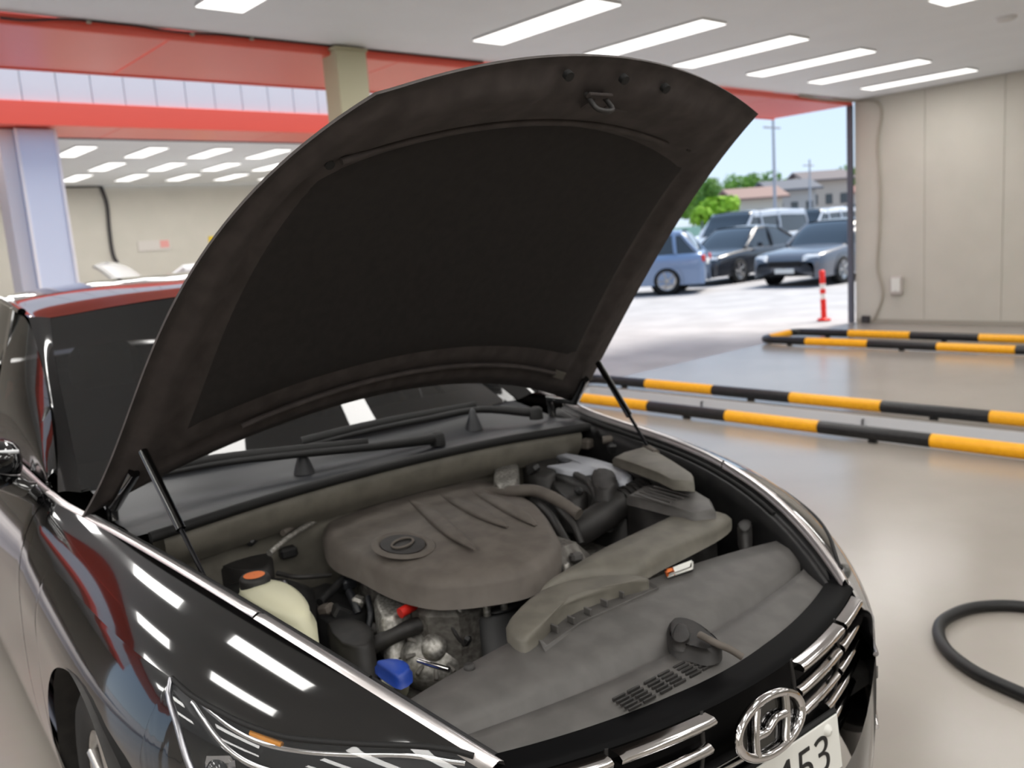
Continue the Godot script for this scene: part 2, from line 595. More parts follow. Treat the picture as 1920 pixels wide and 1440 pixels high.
# ---------------------------------------------------------------- the building across the lane
func opposite() -> void:
	var xa := -6.0
	var xb := 9.6
	var b := thing("opposite_building", "open-fronted inspection building with a red fascia across the lane", "building", "", Vector3(2.0, 0, -10.0))
	var ox := -2.0
	var L := xb - xa
	var cx := (xa + xb) / 2.0 + ox
	var s := mb()
	box(s, Vector3(cx, -0.03, -4.2), Vector3(L, 0.05, 7.0))
	part("floor_slab", s, M.floor, b)
	s = mb()
	box(s, Vector3(cx, CEIL + 0.1, -4.15), Vector3(L, 0.2, 6.6))
	part("inner_ceiling", s, M.ceiling, b)
	s = mb()
	box(s, Vector3(cx, 1.55, -7.58), Vector3(L, 3.1, 0.15))
	part("rear_wall", s, M.wall, b)
	for x in [xa + ox, xb + ox]:
		s = mb()
		box(s, Vector3(x, 1.7, -4.2), Vector3(0.15, 3.4, 6.8))
		part("side_wall", s, M.wall, b)
	s = mb()
	box(s, Vector3(cx, 3.13, 0.06), Vector3(L, 0.235, 0.03), 0.004)
	part("fascia", s, M.canopy, b)
	var x := xa + ox
	while x < xb + ox:
		s = mb()
		box(s, Vector3(x + 0.93, 3.025, -0.38), Vector3(1.852, 0.022, 0.84), 0.003)
		part("soffit_panel", s, M.canopy, b)
		x += 1.86
	s = mb()
	box(s, Vector3(cx, 3.05, -0.84), Vector3(L, 0.09, 0.05), 0.004)
	part("track", s, M.frame, b)
	# upright facade sheets above the fascia
	s = mb()
	box(s, Vector3.ZERO, Vector3(0.329, 1.5, 0.03), 0.006)
	s.generate_normals()
	s.set_material(M.facade)
	var mesh := s.commit()
	x = xa + ox + 0.165
	while x < xb + ox:
		var p := MeshInstance3D.new()
		p.mesh = mesh
		p.name = "facade_sheet"
		b.add_child(p, true)
		p.position = Vector3(x, 4.0, 0.02)
		x += 0.335
	s = mb()
	box(s, Vector3(cx, 4.0, -0.06), Vector3(L, 1.5, 0.1))
	part("facade_backing", s, M.joint, b)
	# clad pillar
	var pl := mb()
	box(pl, Vector3(0.47, 1.5, -0.32), Vector3(0.38, 3.0, 0.5), 0.012)
	part("pillar", pl, M.cladding, b, "pale blue metal-clad pillar")
	pl = mb()
	box(pl, Vector3(0.21, 1.5, -0.36), Vector3(0.14, 3.0, 0.42), 0.01)
	part("pillar_return", pl, M.facade, b)
	for xx in [0.285, 0.655]:
		pl = mb()
		box(pl, Vector3(xx, 1.5, -0.066), Vector3(0.03, 3.0, 0.012), 0.003)
		part("corner_bead", pl, M.facade, b)
	# lights
	var proto: Node3D = null
	for r in 3:
		for i in 9:
			var px: float = 3.50 + 0.905 * (i - 2)
			if px > 9.0:
				continue
			var lab: String = "short white ceiling light panel in the building across the lane, " + ["row by the red fascia", "middle row", "row by the rear wall"][r]
			var o: Node3D
			if proto == null:
				o = _panel(1.05, 0.27)
				proto = o
				o.set_meta("label", lab)
			else:
				o = copy(proto, "ceiling_light", lab)
			o.set_meta("group", "light panels across the lane, " + ["front row", "middle row", "rear row"][r])
			o.set_meta("label", "short white light panel across the lane, %s from pillar, %s" % [["second beyond", "first beyond", "first", "second", "third", "fourth", "fifth", "sixth", "seventh"][i], ["row by red fascia", "middle row", "row by rear wall"][r]])
			o.position = Vector3(px, CEIL, [-12.48, -14.22, -15.9][r])
	# cable and notices on its rear wall
	var w := thing("wall_cable", "grey cable running down the rear wall across the lane", "cable", "", Vector3(5.3, 1.7, -17.48))
	s = mb()
	tube(s, cat([Vector3(-1.2, 1.385, 0), Vector3(-0.5, 1.375, 0), Vector3(-0.06, 1.38, 0)], 5), 0.02, 8)
	part("run", s, M.cable, w)
	s = mb()
	tube(s, cat([Vector3(-0.04, 1.38, 0), Vector3(0.02, 1.05, 0.01), Vector3(0.0, 0.58, 0.0), Vector3(0.0, 0.1, 0.01), Vector3(0.1, -0.3, 0.01), Vector3(0.1, -1.6, 0.0)], 6), 0.035, 8)
	part("drop", s, M.cable, w)
	for q in [["notice_board", "pale notice sheet with a pink corner on the far rear wall", 6.1, 1.93, 0.62, 0.2, Color(0.78, 0.76, 0.74), Color(0.85, 0.60, 0.58)], ["warning_sign", "small yellow sign on the far rear wall", 7.35, 1.9, 0.3, 0.3, Color(0.86, 0.74, 0.12), Color(0.75, 0.66, 0.15)]]:
		var g := thing(q[0], q[1], "sign", "", Vector3(q[2], q[3], -17.5))
		s = mb()
		box(s, Vector3(0, 0, 0.008), Vector3(q[4], q[5], 0.012), 0.002)
		part("sheet", s, mat(q[6], 0.6), g)
		s = mb()
		box(s, Vector3(q[4] * 0.32, q[5] * 0.1, 0.017), Vector3(q[4] * 0.28, q[5] * 0.7, 0.004), 0.001)
		part("print_block", s, mat(q[7], 0.6), g)
	# vehicles inside
	var white := gloss(mat(Color(0.86, 0.86, 0.87), 0.25))
	var wh := vehicle("white_hatchback", "white hatchback with its hood raised inside the building across the lane", "car", white, Vector3(5.75, 0, -14.3), Vector3(-0.78, 0, -0.62), 1.53, 4.2, 1.75, "hatch")
	s = mb()
	var hp := []
	for v in 6:
		var r := []
		for u in 9:
			var k := v / 5.0
			var a := lerpf(-1, 1, u / 8.0)
			r.append(Vector3(a * lerpf(0.72, 0.60, k), 0.99 + 0.66 * sin(k * 1.25) / sin(1.25) - 0.05 * a * a, 0.93 + 0.62 * k))
		hp.append(r)
	grid(s, hp)
	var hq := []
	for r in hp:
		var r2 := []
		for v in r:
			r2.append(v + Vector3(0, -0.02, 0.03))
		hq.append(r2)
	grid(s, hq)
	for j in 8:
		quad(s, hp[5][j], hp[5][j + 1], hq[5][j + 1], hq[5][j])
	for i in 5:
		quad(s, hp[i][0], hp[i + 1][0], hq[i + 1][0], hq[i][0])
		quad(s, hp[i][8], hp[i + 1][8], hq[i + 1][8], hq[i][8])
	part("raised_hood", s, white, wh)

# ---------------------------------------------------------------- pits with striped kerb pipes
func pits() -> void:
	var rails := [[5.48, 6.32], [9.45, 10.25]]
	var lab := ["black and yellow striped kerb pipe round the service pit beside the open-hood sedan", "black and yellow striped kerb pipe round the service pit along the beige side wall"]
	for k in 2:
		var xa: float = rails[k][0]
		var xb: float = rails[k][1]
		var p := thing("pit_kerb", lab[k], "pit kerb", "", Vector3((xa + xb) / 2.0, 0, -6.0))
		var hw := (xb - xa) / 2.0
		var r := 0.046
		var y := 0.062
		for sgn in [-1.0, 1.0]:
			var i := 0
			var z: float = 0.10
			# first boundary at z=-5.36 of the world, then every 0.77 m
			var cuts := [0.08]
			var first: float = 0.655 if sgn > 0 else 0.61
			if k == 1 and sgn < 0:
				first = 0.53
			var zz := first
			while zz < 10.4:
				cuts.append(zz)
				zz += 0.77
			for j in cuts.size() - 1:
				var s := mb()
				tube(s, [Vector3(sgn * hw, y, cuts[j] + 0.001), Vector3(sgn * hw, y, cuts[j + 1] - 0.001)], r, 14)
				part("yellow_stripe" if j % 2 == 1 else "black_stripe", s, M.yellow if j % 2 == 1 else M.black_paint, p)
				if j % 2 == 0:
					s = mb()
					box(s, Vector3(sgn * hw, 0.012, (cuts[j] + cuts[j + 1]) / 2.0), Vector3(0.05, 0.03, 0.05), 0.004)
					part("foot", s, M.black_paint, p)
		# bent end
		var ends := []
		for q in [[-1, 0.08], [-0.98, 0.0], [-0.86, -0.07], [-0.6, -0.09]]:
			ends.append(Vector3(q[0] * hw, y, q[1]))
		var s2 := mb()
		tube(s2, cat(ends, 5), r, 14)
		part("black_bend", s2, M.black_paint, p)
		s2 = mb()
		tube(s2, [Vector3(-0.6 * hw, y, -0.09), Vector3(0.62 * hw, y, -0.09)], r, 14)
		part("yellow_stripe", s2, M.yellow, p)
		s2 = mb()
		var e2 := []
		for q in [[0.62, -0.09], [0.86, -0.07], [0.98, 0.0], [1, 0.08]]:
			e2.append(Vector3(q[0] * hw, y, q[1]))
		tube(s2, cat(e2, 5), r, 14)
		part("black_bend", s2, M.black_paint, p)
		# the pit lining
		var o := thing("service_pit", ["grey lined service pit beside the open-hood sedan", "grey lined service pit along the beige side wall"][k], "pit", "", Vector3((xa + xb) / 2.0, -1.4, -0.75))
		var g: float = hw - 0.04
		for sgn in [-1.0, 1.0]:
			s2 = mb()
			box(s2, Vector3(sgn * (g - 0.02), 0.69, 0), Vector3(0.02, 1.40, 10.6))
			part("side_lining", s2, M.pit, o)
		s2 = mb()
		box(s2, Vector3(0, 0.0, 0), Vector3(g * 2.0, 0.04, 10.6))
		part("pit_floor", s2, M.pit, o)
		for zz in [-5.3, 5.3]:
			s2 = mb()
			box(s2, Vector3(0, 0.69, zz), Vector3(g * 2.0, 1.38, 0.02))
			part("end_lining", s2, M.pit, o)
		for zz in [-3.9, -2.4, -0.9, 0.6]:
			s2 = mb()
			tube(s2, [Vector3(g - 0.03, 1.36, zz), Vector3(g - 0.045, 1.36, zz), Vector3(g - 0.045, 1.24, zz)], 0.008, 6)
			part("hook", s2, M.cable, o)

# ---------------------------------------------------------------- plain vehicles of the background
# at: ground point under its centre; dir: where it faces
func vehicle(called: String, label: String, category: String, paint: Material, at: Vector3, dir: Vector3, h: float, length: float, width: float, kind: String, group := "") -> Node3D:
	var o := thing(called, label, category, group, at, atan2(dir.x, dir.z))
	var w := width / 2.0
	var l := length / 2.0
	# stations from nose to tail: z, top of lower body, half width
	var belt: float = 0.62 * h if kind != "van" else 0.60 * h
	var nose: float = 0.50 * h if kind != "van" else 0.5 * h
	var st := [[l, nose * 0.78, 0.80], [l - 0.06, nose * 0.92, 0.9], [l - 0.3, nose * 1.06, 0.97], [l * 0.45, belt * 0.98, 1.0]]
	var hood_end: float = l * 0.42
	if kind == "van":
		hood_end = l * 0.62
		st = [[l, nose * 0.7, 0.82], [l - 0.05, nose * 0.9, 0.92], [l - 0.25, nose * 1.0, 0.98], [l * 0.66, belt, 1.0]]
	st += [[0.0, belt, 1.0], [-l * 0.55, belt * 1.02, 1.0]]
	if kind == "sedan":
		st += [[-l + 0.25, belt * 1.04, 0.96], [-l + 0.04, belt * 0.98, 0.88], [-l, belt * 0.8, 0.84]]
	else:
		st += [[-l + 0.18, belt * 1.03, 0.96], [-l + 0.03, belt * 0.98, 0.9], [-l, belt * 0.82, 0.86]]
	var ctrl := []
	for q in st:
		var yy: float = q[1]
		var ww: float = q[2] * w
		var row := []
		for c in [[-1, 0.2], [-1.0, 0.36], [-1.01, 0.7], [-0.97, 0.92], [-0.80, 1.0], [0, 1.03], [0.80, 1.0], [0.97, 0.92], [1.01, 0.7], [1.0, 0.36], [1, 0.2]]:
			row.append(Vector3(c[0] * ww, maxf(0.2, yy * c[1]) if absf(c[1] - 0.2) > 0.01 else 0.22, q[0]))
		ctrl.append(row)
	var s := mb()
	var rows := net(ctrl, 2, 3)
	grid(s, rows)
	for e in [0, rows.size() - 1]:
		var c := Vector3(0, 0.45, rows[e][0].z)
		for j in rows[e].size() - 1:
			tri(s, c, rows[e][j], rows[e][j + 1])
	part("body", s, paint, o)
	# greenhouse: glass with roof and pillars over it
	var gl := []
	var roof_a: float
	var roof_b: float
	var tail: float
	match kind:
		"van":
			roof_a = hood_end - 0.75
			roof_b = -l + 0.25
			tail = -l + 0.06
		"hatch":
			roof_a = hood_end - 0.75
			roof_b = -l + 0.55
			tail = -l + 0.12
		_:
			roof_a = hood_end - 0.8
			roof_b = -l * 0.36
			tail = -l + 0.55
	var wr: float = w * (0.80 if kind == "van" else 0.70)
	for q in [[hood_end, belt * 0.985, w * 0.84], [lerpf(hood_end, roof_a, 0.5), lerpf(belt, h, 0.56), lerpf(w * 0.86, wr, 0.5)], [roof_a, h - 0.03, wr], [(roof_a + roof_b) / 2.0, h, wr], [roof_b, h - 0.04, wr * 0.97], [lerpf(roof_b, tail, 0.6), lerpf(h, belt, 0.5), lerpf(wr, w * 0.82, 0.5)], [tail, belt, w * 0.8]]:
		var row := []
		var low := belt - 0.03
		for c in [[-1, 0], [-0.5, 0.5], [0, 1], [0, 1], [0, 1], [0.5, 0.5], [1, 0]]:
			row.append(Vector3())
		var y1: float = q[1]
		var hw: float = q[2]
		var wl := w * 0.9
		row = [Vector3(-wl, low, q[0]), Vector3(-lerpf(wl, hw, 0.55), lerpf(low, y1, 0.55), q[0]), Vector3(-hw, y1 - 0.05, q[0]), Vector3(-hw * 0.8, y1, q[0]), Vector3(0, y1 + 0.015, q[0]), Vector3(hw * 0.8, y1, q[0]), Vector3(hw, y1 - 0.05, q[0]), Vector3(lerpf(wl, hw, 0.55), lerpf(low, y1, 0.55), q[0]), Vector3(wl, low, q[0])]
		gl.append(row)
	s = mb()
	grid(s, net(gl, 3, 4))
	part("window_glass", s, M.car_glass, o)
	s = mb()
	var rf := []
	for i in [2, 3, 4]:
		var row := []
		for j in [2, 3, 4, 5, 6]:
			row.append(gl[i][j] + Vector3(0.012 * signf(j - 4), 0.012, 0.04 if i == 2 else (-0.04 if i == 4 else 0.0)))
		var dr := 0.16 if kind == "van" else 0.07
		row.push_front(row[0] + Vector3(-dr * 0.3, -dr, 0))
		row.append(row[5] + Vector3(dr * 0.3, -dr, 0))
		rf.append(row)
	grid(s, net(rf, 4, 6))
	part("roof", s, paint, o)
	for sgn in [-1.0, 1.0]:
		var lines := [[Vector3(sgn * w * 0.86, belt, hood_end - 0.02), Vector3(sgn * wr * 1.0, h - 0.06, roof_a)], [Vector3(sgn * w * 0.82, belt, tail + 0.02), Vector3(sgn * wr * 0.98, h - 0.08, roof_b)], [Vector3(sgn * w * 0.905, belt, lerpf(roof_a, roof_b, 0.45)), Vector3(sgn * wr * 1.01, h - 0.06, lerpf(roof_a, roof_b, 0.45))]]
		if kind == "van":
			lines.append([Vector3(sgn * w * 0.905, belt, roof_a - 0.35), Vector3(sgn * wr * 1.01, h - 0.06, roof_a - 0.35)])
		elif kind == "hatch":
			lines.append([Vector3(sgn * w * 0.905, belt, roof_b + 0.1), Vector3(sgn * wr * 1.0, h - 0.07, roof_b + 0.15)])
		for ln in lines:
			s = mb()
			tube(s, [ln[0], (ln[0] + ln[1]) / 2.0 + Vector3(sgn * 0.03, 0, 0), ln[1]], 0.045, 8)
			part("pillar", s, paint, o)
		s = mb()
		box(s, Vector3(sgn * (w + 0.06), belt + 0.06, hood_end - 0.45), Vector3(0.16, 0.12, 0.09), 0.03)
		part("mirror", s, paint, o)
		s = mb()
		lump(s, [Vector3(sgn * w * 0.92, nose * 0.98, l - 0.32), Vector3(sgn * w * 0.88, nose * 0.97, l - 0.08), Vector3(sgn * w * 0.5, nose * 0.96, l + 0.005), Vector3(sgn * w * 0.55, nose * 1.0, l - 0.16)], 0.11, 0.01)
		part("headlight", s, M.lamp_clear, o)
		s = mb()
		box(s, Vector3(sgn * w * 0.74, belt * 0.86, -l + 0.03), Vector3(w * 0.34, 0.17, 0.10), 0.03)
		part("taillight", s, M.tail, o)
		for z in [l * 0.60, -l * 0.58]:
			var wn := Node3D.new()
			wn.name = "wheel"
			o.add_child(wn, true)
			wn.position = Vector3(sgn * (w - 0.09), 0.325, z)
			var xf := Transform3D(Basis(Vector3(0, 0, 1), -sgn * PI / 2.0), Vector3.ZERO)
			s = mb()
			lathe(s, [Vector2(0.20, -0.1), Vector2(0.30, -0.1), Vector2(0.325, -0.07), Vector2(0.325, 0.07), Vector2(0.30, 0.105), Vector2(0.22, 0.105)], xf, 24)
			part("tyre", s, M.tyre, wn)
			s = mb()
			lathe(s, [Vector2(0.225, 0.10), Vector2(0.20, 0.085), Vector2(0.06, 0.075), Vector2(0.05, 0.09), Vector2(0.001, 0.09)], xf, 20)
			part("rim", s, M.rim, wn)
			for a in 5:
				s = mb()
				var d := Vector3(0, sin(TAU * a / 5), cos(TAU * a / 5))
				tube(s, [Vector3(sgn * 0.095, 0, 0) + d * 0.04, Vector3(sgn * 0.1, 0, 0) + d * 0.21], 0.018, 6)
				part("spoke", s, M.rim, wn)
			s = mb()
			lathe(s, [Vector2(0.001, 0.02), Vector2(0.375, 0.02), Vector2(0.39, 0.097)], xf, 24)
			part("wheel_arch", s, M.dark, wn)
	s = mb()
	box(s, Vector3(0, nose * 0.72, l - 0.005), Vector3(w * 0.9, 0.14, 0.05), 0.02)
	part("grille", s, M.dark, o)
	s = mb()
	box(s, Vector3(0, nose * 0.5, l + 0.015), Vector3(0.5, 0.11, 0.02), 0.004)
	part("licence_plate", s, M.plate, o)
	s = mb()
	box(s, Vector3(0, 0.3, l - 0.06), Vector3(w * 1.5, 0.12, 0.1), 0.03)
	part("lower_intake", s, M.dark, o)
	s = mb()
	box(s, Vector3(0, belt * 0.75, -l + 0.0), Vector3(0.5, 0.11, 0.03), 0.004)
	part("rear_plate", s, M.plate, o)
	return o

# ---------------------------------------------------------------- the yard outside
func yard() -> void:
	var s := mb()
	box(s, Vector3(50, -0.16, -106.1), Vector3(260, 0.3, 200))
	var g := thing("yard_ground", "pale grey asphalt of the lane and the parking yard outside", "asphalt ground", "", Vector3.ZERO)
	part("asphalt", s, M.asphalt, g)
	s = mb()
	box(s, Vector3(96.1, -0.16, 22), Vector3(167.9, 0.3, 56.0))
	part("asphalt", s, M.asphalt, g)
	var silver := gloss(mat(Color(0.74, 0.755, 0.78), 0.3, 0.3), 0.8)
	var blue := gloss(mat(Color(0.46, 0.54, 0.66), 0.3, 0.3), 0.8)
	var black := gloss(mat(Color(0.17, 0.175, 0.19), 0.2), 0.8)  # black lifted to grey, lens haze put into the paint colour
	var slate := gloss(mat(Color(0.36, 0.37, 0.40), 0.25, 0.2), 0.8)  # likewise paler, with the haze in its colour
	var white := gloss(mat(Color(0.85, 0.86, 0.88), 0.25), 0.8)
	var west := Vector3(-1, 0, 0)
	vehicle("hatchback", "silver blue hatchback seen from its side behind the raised hood", "car", blue, Vector3(16.35, 0, -14.4), Vector3(-0.5, 0, -0.87), 1.5, 4.1, 1.72, "hatch")
	vehicle("parked_sedan", "black sedan parked between the silver blue hatchback and the slate grey sedan", "car", black, Vector3(21.06, 0, -14.15), west, 1.46, 4.75, 1.82, "sedan")
	vehicle("parked_sedan", "slate grey sedan parked by the red and white marker post", "car", slate, Vector3(20.55, 0, -11.0), west, 1.47, 4.9, 1.86, "sedan")
	vehicle("parked_van", "silver van with long side windows, parked behind the black sedan", "van", silver, Vector3(25.6, 0, -16.9), west, 1.95, 5.1, 1.9, "van")
	vehicle("parked_sedan", "white sedan parked behind the slate grey sedan", "car", white, Vector3(27.0, 0, -13.6), west, 1.46, 4.7, 1.82, "sedan")
	vehicle("parked_suv", "white tall car parked behind the white sedan, by the door frame", "car", white, Vector3(28.0, 0, -10.4), west, 1.72, 4.6, 1.86, "hatch")
	vehicle("parked_van", "white van parked in the row behind the silver van", "van", white, Vector3(34.5, 0, -19.4), west, 1.95, 5.0, 1.85, "van")
	vehicle("parked_sedan", "silver sedan parked in the row behind the silver van", "car", silver, Vector3(34.0, 0, -22.8), west, 1.45, 4.6, 1.8, "sedan")
	vehicle("parked_suv", "silver tall car parked behind the white sedan, in the third row", "car", silver, Vector3(35.0, 0, -16.0), west, 1.7, 4.6, 1.85, "hatch")
	vehicle("parked_van", "white high van parked in the last row below the tiled houses", "van", white, Vector3(45.0, 0, -22.5), west, 2.15, 5.2, 1.9, "van")
	vehicle("parked_van", "silver high van parked in the last row below the pale house", "van", silver, Vector3(45.0, 0, -26.8), west, 2.05, 5.1, 1.9, "van")
	vehicle("parked_suv", "white tall car parked in the last row below the green trees", "car", white, Vector3(44.0, 0, -31.0), west, 1.75, 4.6, 1.85, "hatch")
	# marker post
	var p := thing("marker_post", "red flexible marker post with white bands beside the wall corner", "marker post", "", Vector3(12.02, 0, -6.66))
	s = mb()
	lathe(s, [Vector2(0.001, 0), Vector2(0.10, 0), Vector2(0.10, 0.02), Vector2(0.06, 0.04)], Transform3D(), 18)
	part("base", s, M.post_red, p)
	var tilt := Basis(Vector3(0, 0, 1), -0.05) * Basis(Vector3(1, 0, 0), -0.06)
	var y := 0.02
	for q in [[0.30, M.post_red], [0.08, M.post_band], [0.07, M.post_red], [0.08, M.post_band], [0.20, M.post_red]]:
		s = mb()
		var hh: float = q[0]
		lathe(s, [Vector2(0.041, y), Vector2(0.041, y + hh)] if y < 0.5 else [Vector2(0.041, y), Vector2(0.041, y + hh - 0.02), Vector2(0.03, y + hh), Vector2(0.001, y + hh)], Transform3D(tilt, Vector3.ZERO), 16)
		part("white_band" if q[1] == M.post_band else "red_tube", s, q[1], p)
		y += hh
	# poles
	for q in [[Vector3(51.0, 0, -31.6), 8.1, "grey utility pole with a lamp arm rising behind the parked cars"], [Vector3(78.0, 0, -44.5), 7.2, "thin utility pole standing by the tiled houses"]]:
		var o := thing("utility_pole", q[2], "pole", "", q[0])
		s = mb()
		tube(s, [Vector3.ZERO, Vector3(0, q[1], 0)], [0.12, 0.08], 10)
		part("shaft", s, M.pole, o)
		s = mb()
		box(s, Vector3(0.5, q[1] - 0.5, -0.4), Vector3(1.9, 0.12, 0.12), 0.02)
		part("arm", s, M.pole, o)
	# houses on the rise behind the yard
	var walls := [Color(0.74, 0.72, 0.68), Color(0.66, 0.65, 0.64), Color(0.70, 0.66, 0.62), Color(0.78, 0.76, 0.74)]
	var roofs := [Color(0.50, 0.40, 0.37), Color(0.30, 0.32, 0.36), Color(0.36, 0.33, 0.34), Color(0.55, 0.36, 0.33)]
	var spots := [[1408.0, 3.6, 6.2, "pale house"], [1472.0, 4.2, 6.5, "house with a dark slate roof between the tiled houses"], [1535.0, 4.9, 7.0, "grey two-storey house with a dark overhanging roof"], [1578.0, 3.4, 5.0, "small house with a rusty roof beside the grey two-storey one"]]
	spots[0][3] = "pale house with a brownish low roof below the trees"
	for i in 4:
		var d := ray(spots[i][0], 430.0)
		d.y = 0
		var at: Vector3 = eye + d.normalized() * (96.0 + i * 12.0)
		at.y = 0
		house(at, 1.5 + (spots[i][1] - 0.9) * (96.0 + i * 12.0) / 100.0, spots[i][2] * 0.95, mat(walls[i], 0.8), mat(roofs[i], 0.7), spots[i][3])
	# trees behind
	var leafs := []
	for q in [Color(0.30, 0.46, 0.16), Color(0.36, 0.54, 0.17), Color(0.24, 0.40, 0.18), Color(0.50, 0.66, 0.14)]:
		var lm := mat(q, 0.8)
		lm.backlight_enabled = true
		lm.backlight = Color(0.25, 0.35, 0.08)
		leafs.append(lm)
	var us := [1225.0, 1262.0, 1300.0, 1338.0, 1375.0, 1412.0, 1450.0, 1486.0, 1540.0, 1586.0]
	var tops := [7.8, 8.0, 8.6, 8.6, 8.9, 8.7, 8.8, 7.6, 7.2, 8.6]
	for i in us.size():
		var d := ray(us[i], 430.0)
		d.y = 0
		var at: Vector3 = eye + d.normalized() * (146.0 + 12.0 * (i % 3))
		at.y = 0
		tree(at, 1.5 + (tops[i] - 1.5) * (146.0 + 12.0 * (i % 3)) / 131.0, 4.6, leafs[i % 3], ["broad green tree on the ridge behind the parking yard", "lighter green tree on the ridge behind the parking yard", "darker green tree on the ridge behind the parking yard"][i % 3], "trees on the ridge, kind " + ["one", "two", "three"][i % 3], i)
	var d2 := ray(1337.0, 430.0)
	d2.y = 0
	var a2: Vector3 = eye + d2.normalized() * 78.0
	a2.y = 0
	tree(a2, 4.0, 2.7, leafs[3], "bright yellow-green bush in front of the ridge trees", "", 33)
	# low green mesh fence behind the last row of cars
	var fn := thing("mesh_fence", "low pale green fence behind the last row of parked cars", "fence", "", Vector3(52, 0, -40))
	for k in 14:
		var c := Vector3(k * 2.4, 0.9, k * 2.0)
		s = mb()
		box(s, c, Vector3(2.9, 1.5, 0.05), 0.01, Basis(Vector3.UP, -0.695))
		part("fence_panel", s, mat(Color(0.60, 0.74, 0.66), 0.7) if k == 0 else (fn.get_child(0) as MeshInstance3D).mesh.surface_get_material(0), fn)
		s = mb()
		box(s, c + Vector3(-1.2, 0.1, -1.0), Vector3(0.08, 2.0, 0.08), 0.01)
		part("fence_post", s, M.frame, fn)

func house(at: Vector3, h: float, w: float, wall: Material, roof: Material, label: String) -> void:
	var o := thing("house", label, "house", "", at, 0.9)
	var s := mb()
	box(s, Vector3(0, h / 2.0, 0), Vector3(w, h, w * 0.8))
	part("wall", s, wall, o)
	s = mb()
	var e := w * 0.62
	prism(s, PackedVector2Array([Vector2(-e, h - 0.15), Vector2(0, h + w * 0.17), Vector2(e, h - 0.15), Vector2(e, h + 0.05), Vector2(0, h + w * 0.17 + 0.2), Vector2(-e, h + 0.05)]), -w * 0.5, w * 0.5)
	part("roof", s, roof, o)
	s = mb()
	prism(s, PackedVector2Array([Vector2(-w / 2.0, h - 0.1), Vector2(w / 2.0, h - 0.1), Vector2(0, h + w * 0.16)]), -w * 0.4, w * 0.4)
	part("gable", s, wall, o)
	for face in 2:
		for k in [-1.0, 0.0, 1.0]:
			s = mb()
			var b := Basis(Vector3.UP, -PI / 2.0 * face)
			var off: float = w * 0.4 if face == 0 else w * 0.5
			box(s, b * Vector3(k * w * 0.28, h * 0.62, off * (1.0 if face == 0 else 1.0) + 0.02), Vector3(w * 0.13, h * 0.2, 0.08), 0.01, b)
			part("window", s, M.car_glass, o)

func tree(at: Vector3, h: float, r: float, leaf: Material, label: String, group: String, seed_: int) -> void:
	var o := thing("tree", label, "tree", group, at)
	var rg := RandomNumberGenerator.new()
	rg.seed = 100 + seed_
	var s := mb()
	tube(s, [Vector3.ZERO, Vector3(0.1, h * 0.35, 0), Vector3(0, h * 0.7, 0.1)], [0.25, 0.2, 0.1], 8)
	part("trunk", s, M.cable, o)
	s = mb()
	s.set_smooth_group(-1)
	var lobes := []
	for i in 16:
		var a := rg.randf() * TAU
		var q := sqrt(rg.randf())
		lobes.append([Vector3(cos(a) * r * 0.7 * q, h * (0.42 + 0.42 * rg.randf()), sin(a) * r * 0.7 * q), r * rg.randf_range(0.28, 0.42)])
	lobes.append([Vector3(0, h - r * 0.32, 0), r * 0.34])
	for b in lobes:
		for k in 170:
			var d := Vector3(rg.randfn(), rg.randfn(), rg.randfn()).normalized()
			var c: Vector3 = b[0] + d * b[1] * rg.randf_range(0.75, 1.05)
			if c.y > h:
				continue
			var t := d.cross(Vector3(rg.randfn(), rg.randfn(), rg.randfn())).normalized() * rg.randf_range(0.14, 0.28)
			var n := d.lerp(Vector3(rg.randfn(), rg.randfn(), rg.randfn()).normalized(), 0.4).cross(t).normalized() * t.length()
			quad(s, c - t, c + n, c + t, c - n)
	var f := part("foliage", s, leaf, o)
	f.set_meta("kind", "stuff")

# ---------------------------------------------------------------- the black sedan (axes: x to its left, y up, z forward; origin on the floor below its nose)
func strip(z: float) -> Vector3:
	if z > -1.5:
		var t := -(z + 0.17) / 1.4
		return Vector3(0.476 + 0.833 * t - 1.056 * t * t + 0.582 * t * t * t, 0.703 + 0.788 * t - 1.111 * t * t + 0.578 * t * t * t, z)
	var k := -1.5 - z
	return Vector3(0.813 + 0.10 * minf(k, 0.1) + 0.005 * k, 0.9445 + 0.10 * minf(k, 0.1) + 0.006 * k, z)

func nose_z(x: float) -> float:
	return -0.05 - 0.40 * x * x

# cut a panel's columns where they enter the wheel opening
func arch_cut(rows: Array, zc: float, yc: float, r: float, n: int) -> Array:
	var cols := []
	for j in rows[0].size():
		var line := []
		for i in rows.size():
			var p: Vector3 = rows[i][j]
			var dz := p.z - zc
			if i > 0 and dz * dz + (p.y - yc) * (p.y - yc) < r * r and p.y < yc + r:
				var q: Vector3 = rows[i - 1][j]
				var lo := 0.0
				var hi := 1.0
				for k in 16:
					var m := (lo + hi) / 2.0
					var w := q.lerp(p, m)
					if Vector2(w.z - zc, w.y - yc).length() < r:
						hi = m
					else:
						lo = m
				line.append(q.lerp(p, lo))
				break
			# below the axle the opening is the straight sill gap
			if i > 0 and absf(dz) < r * 0.97 and p.y < yc:
				break
			line.append(p)
		# resample to n points
		var total := 0.0
		var acc := [0.0]
		for i in range(1, line.size()):
			total += line[i].distance_to(line[i - 1])
			acc.append(total)
		var out := []
		for k in n:
			var t: float = total * k / (n - 1)
			var i := 1
			while i < line.size() - 1 and acc[i] < t:
				i += 1
			if line.size() < 2:
				out.append(line[0])
			else:
				out.append(line[i - 1].lerp(line[i], clampf((t - acc[i - 1]) / maxf(acc[i] - acc[i - 1], 1e-6), 0, 1)))
		cols.append(out)
	var res := []
	for k in n:
		var r2 := []
		for c in cols:
			r2.append(c[k])
		res.append(r2)
	return res

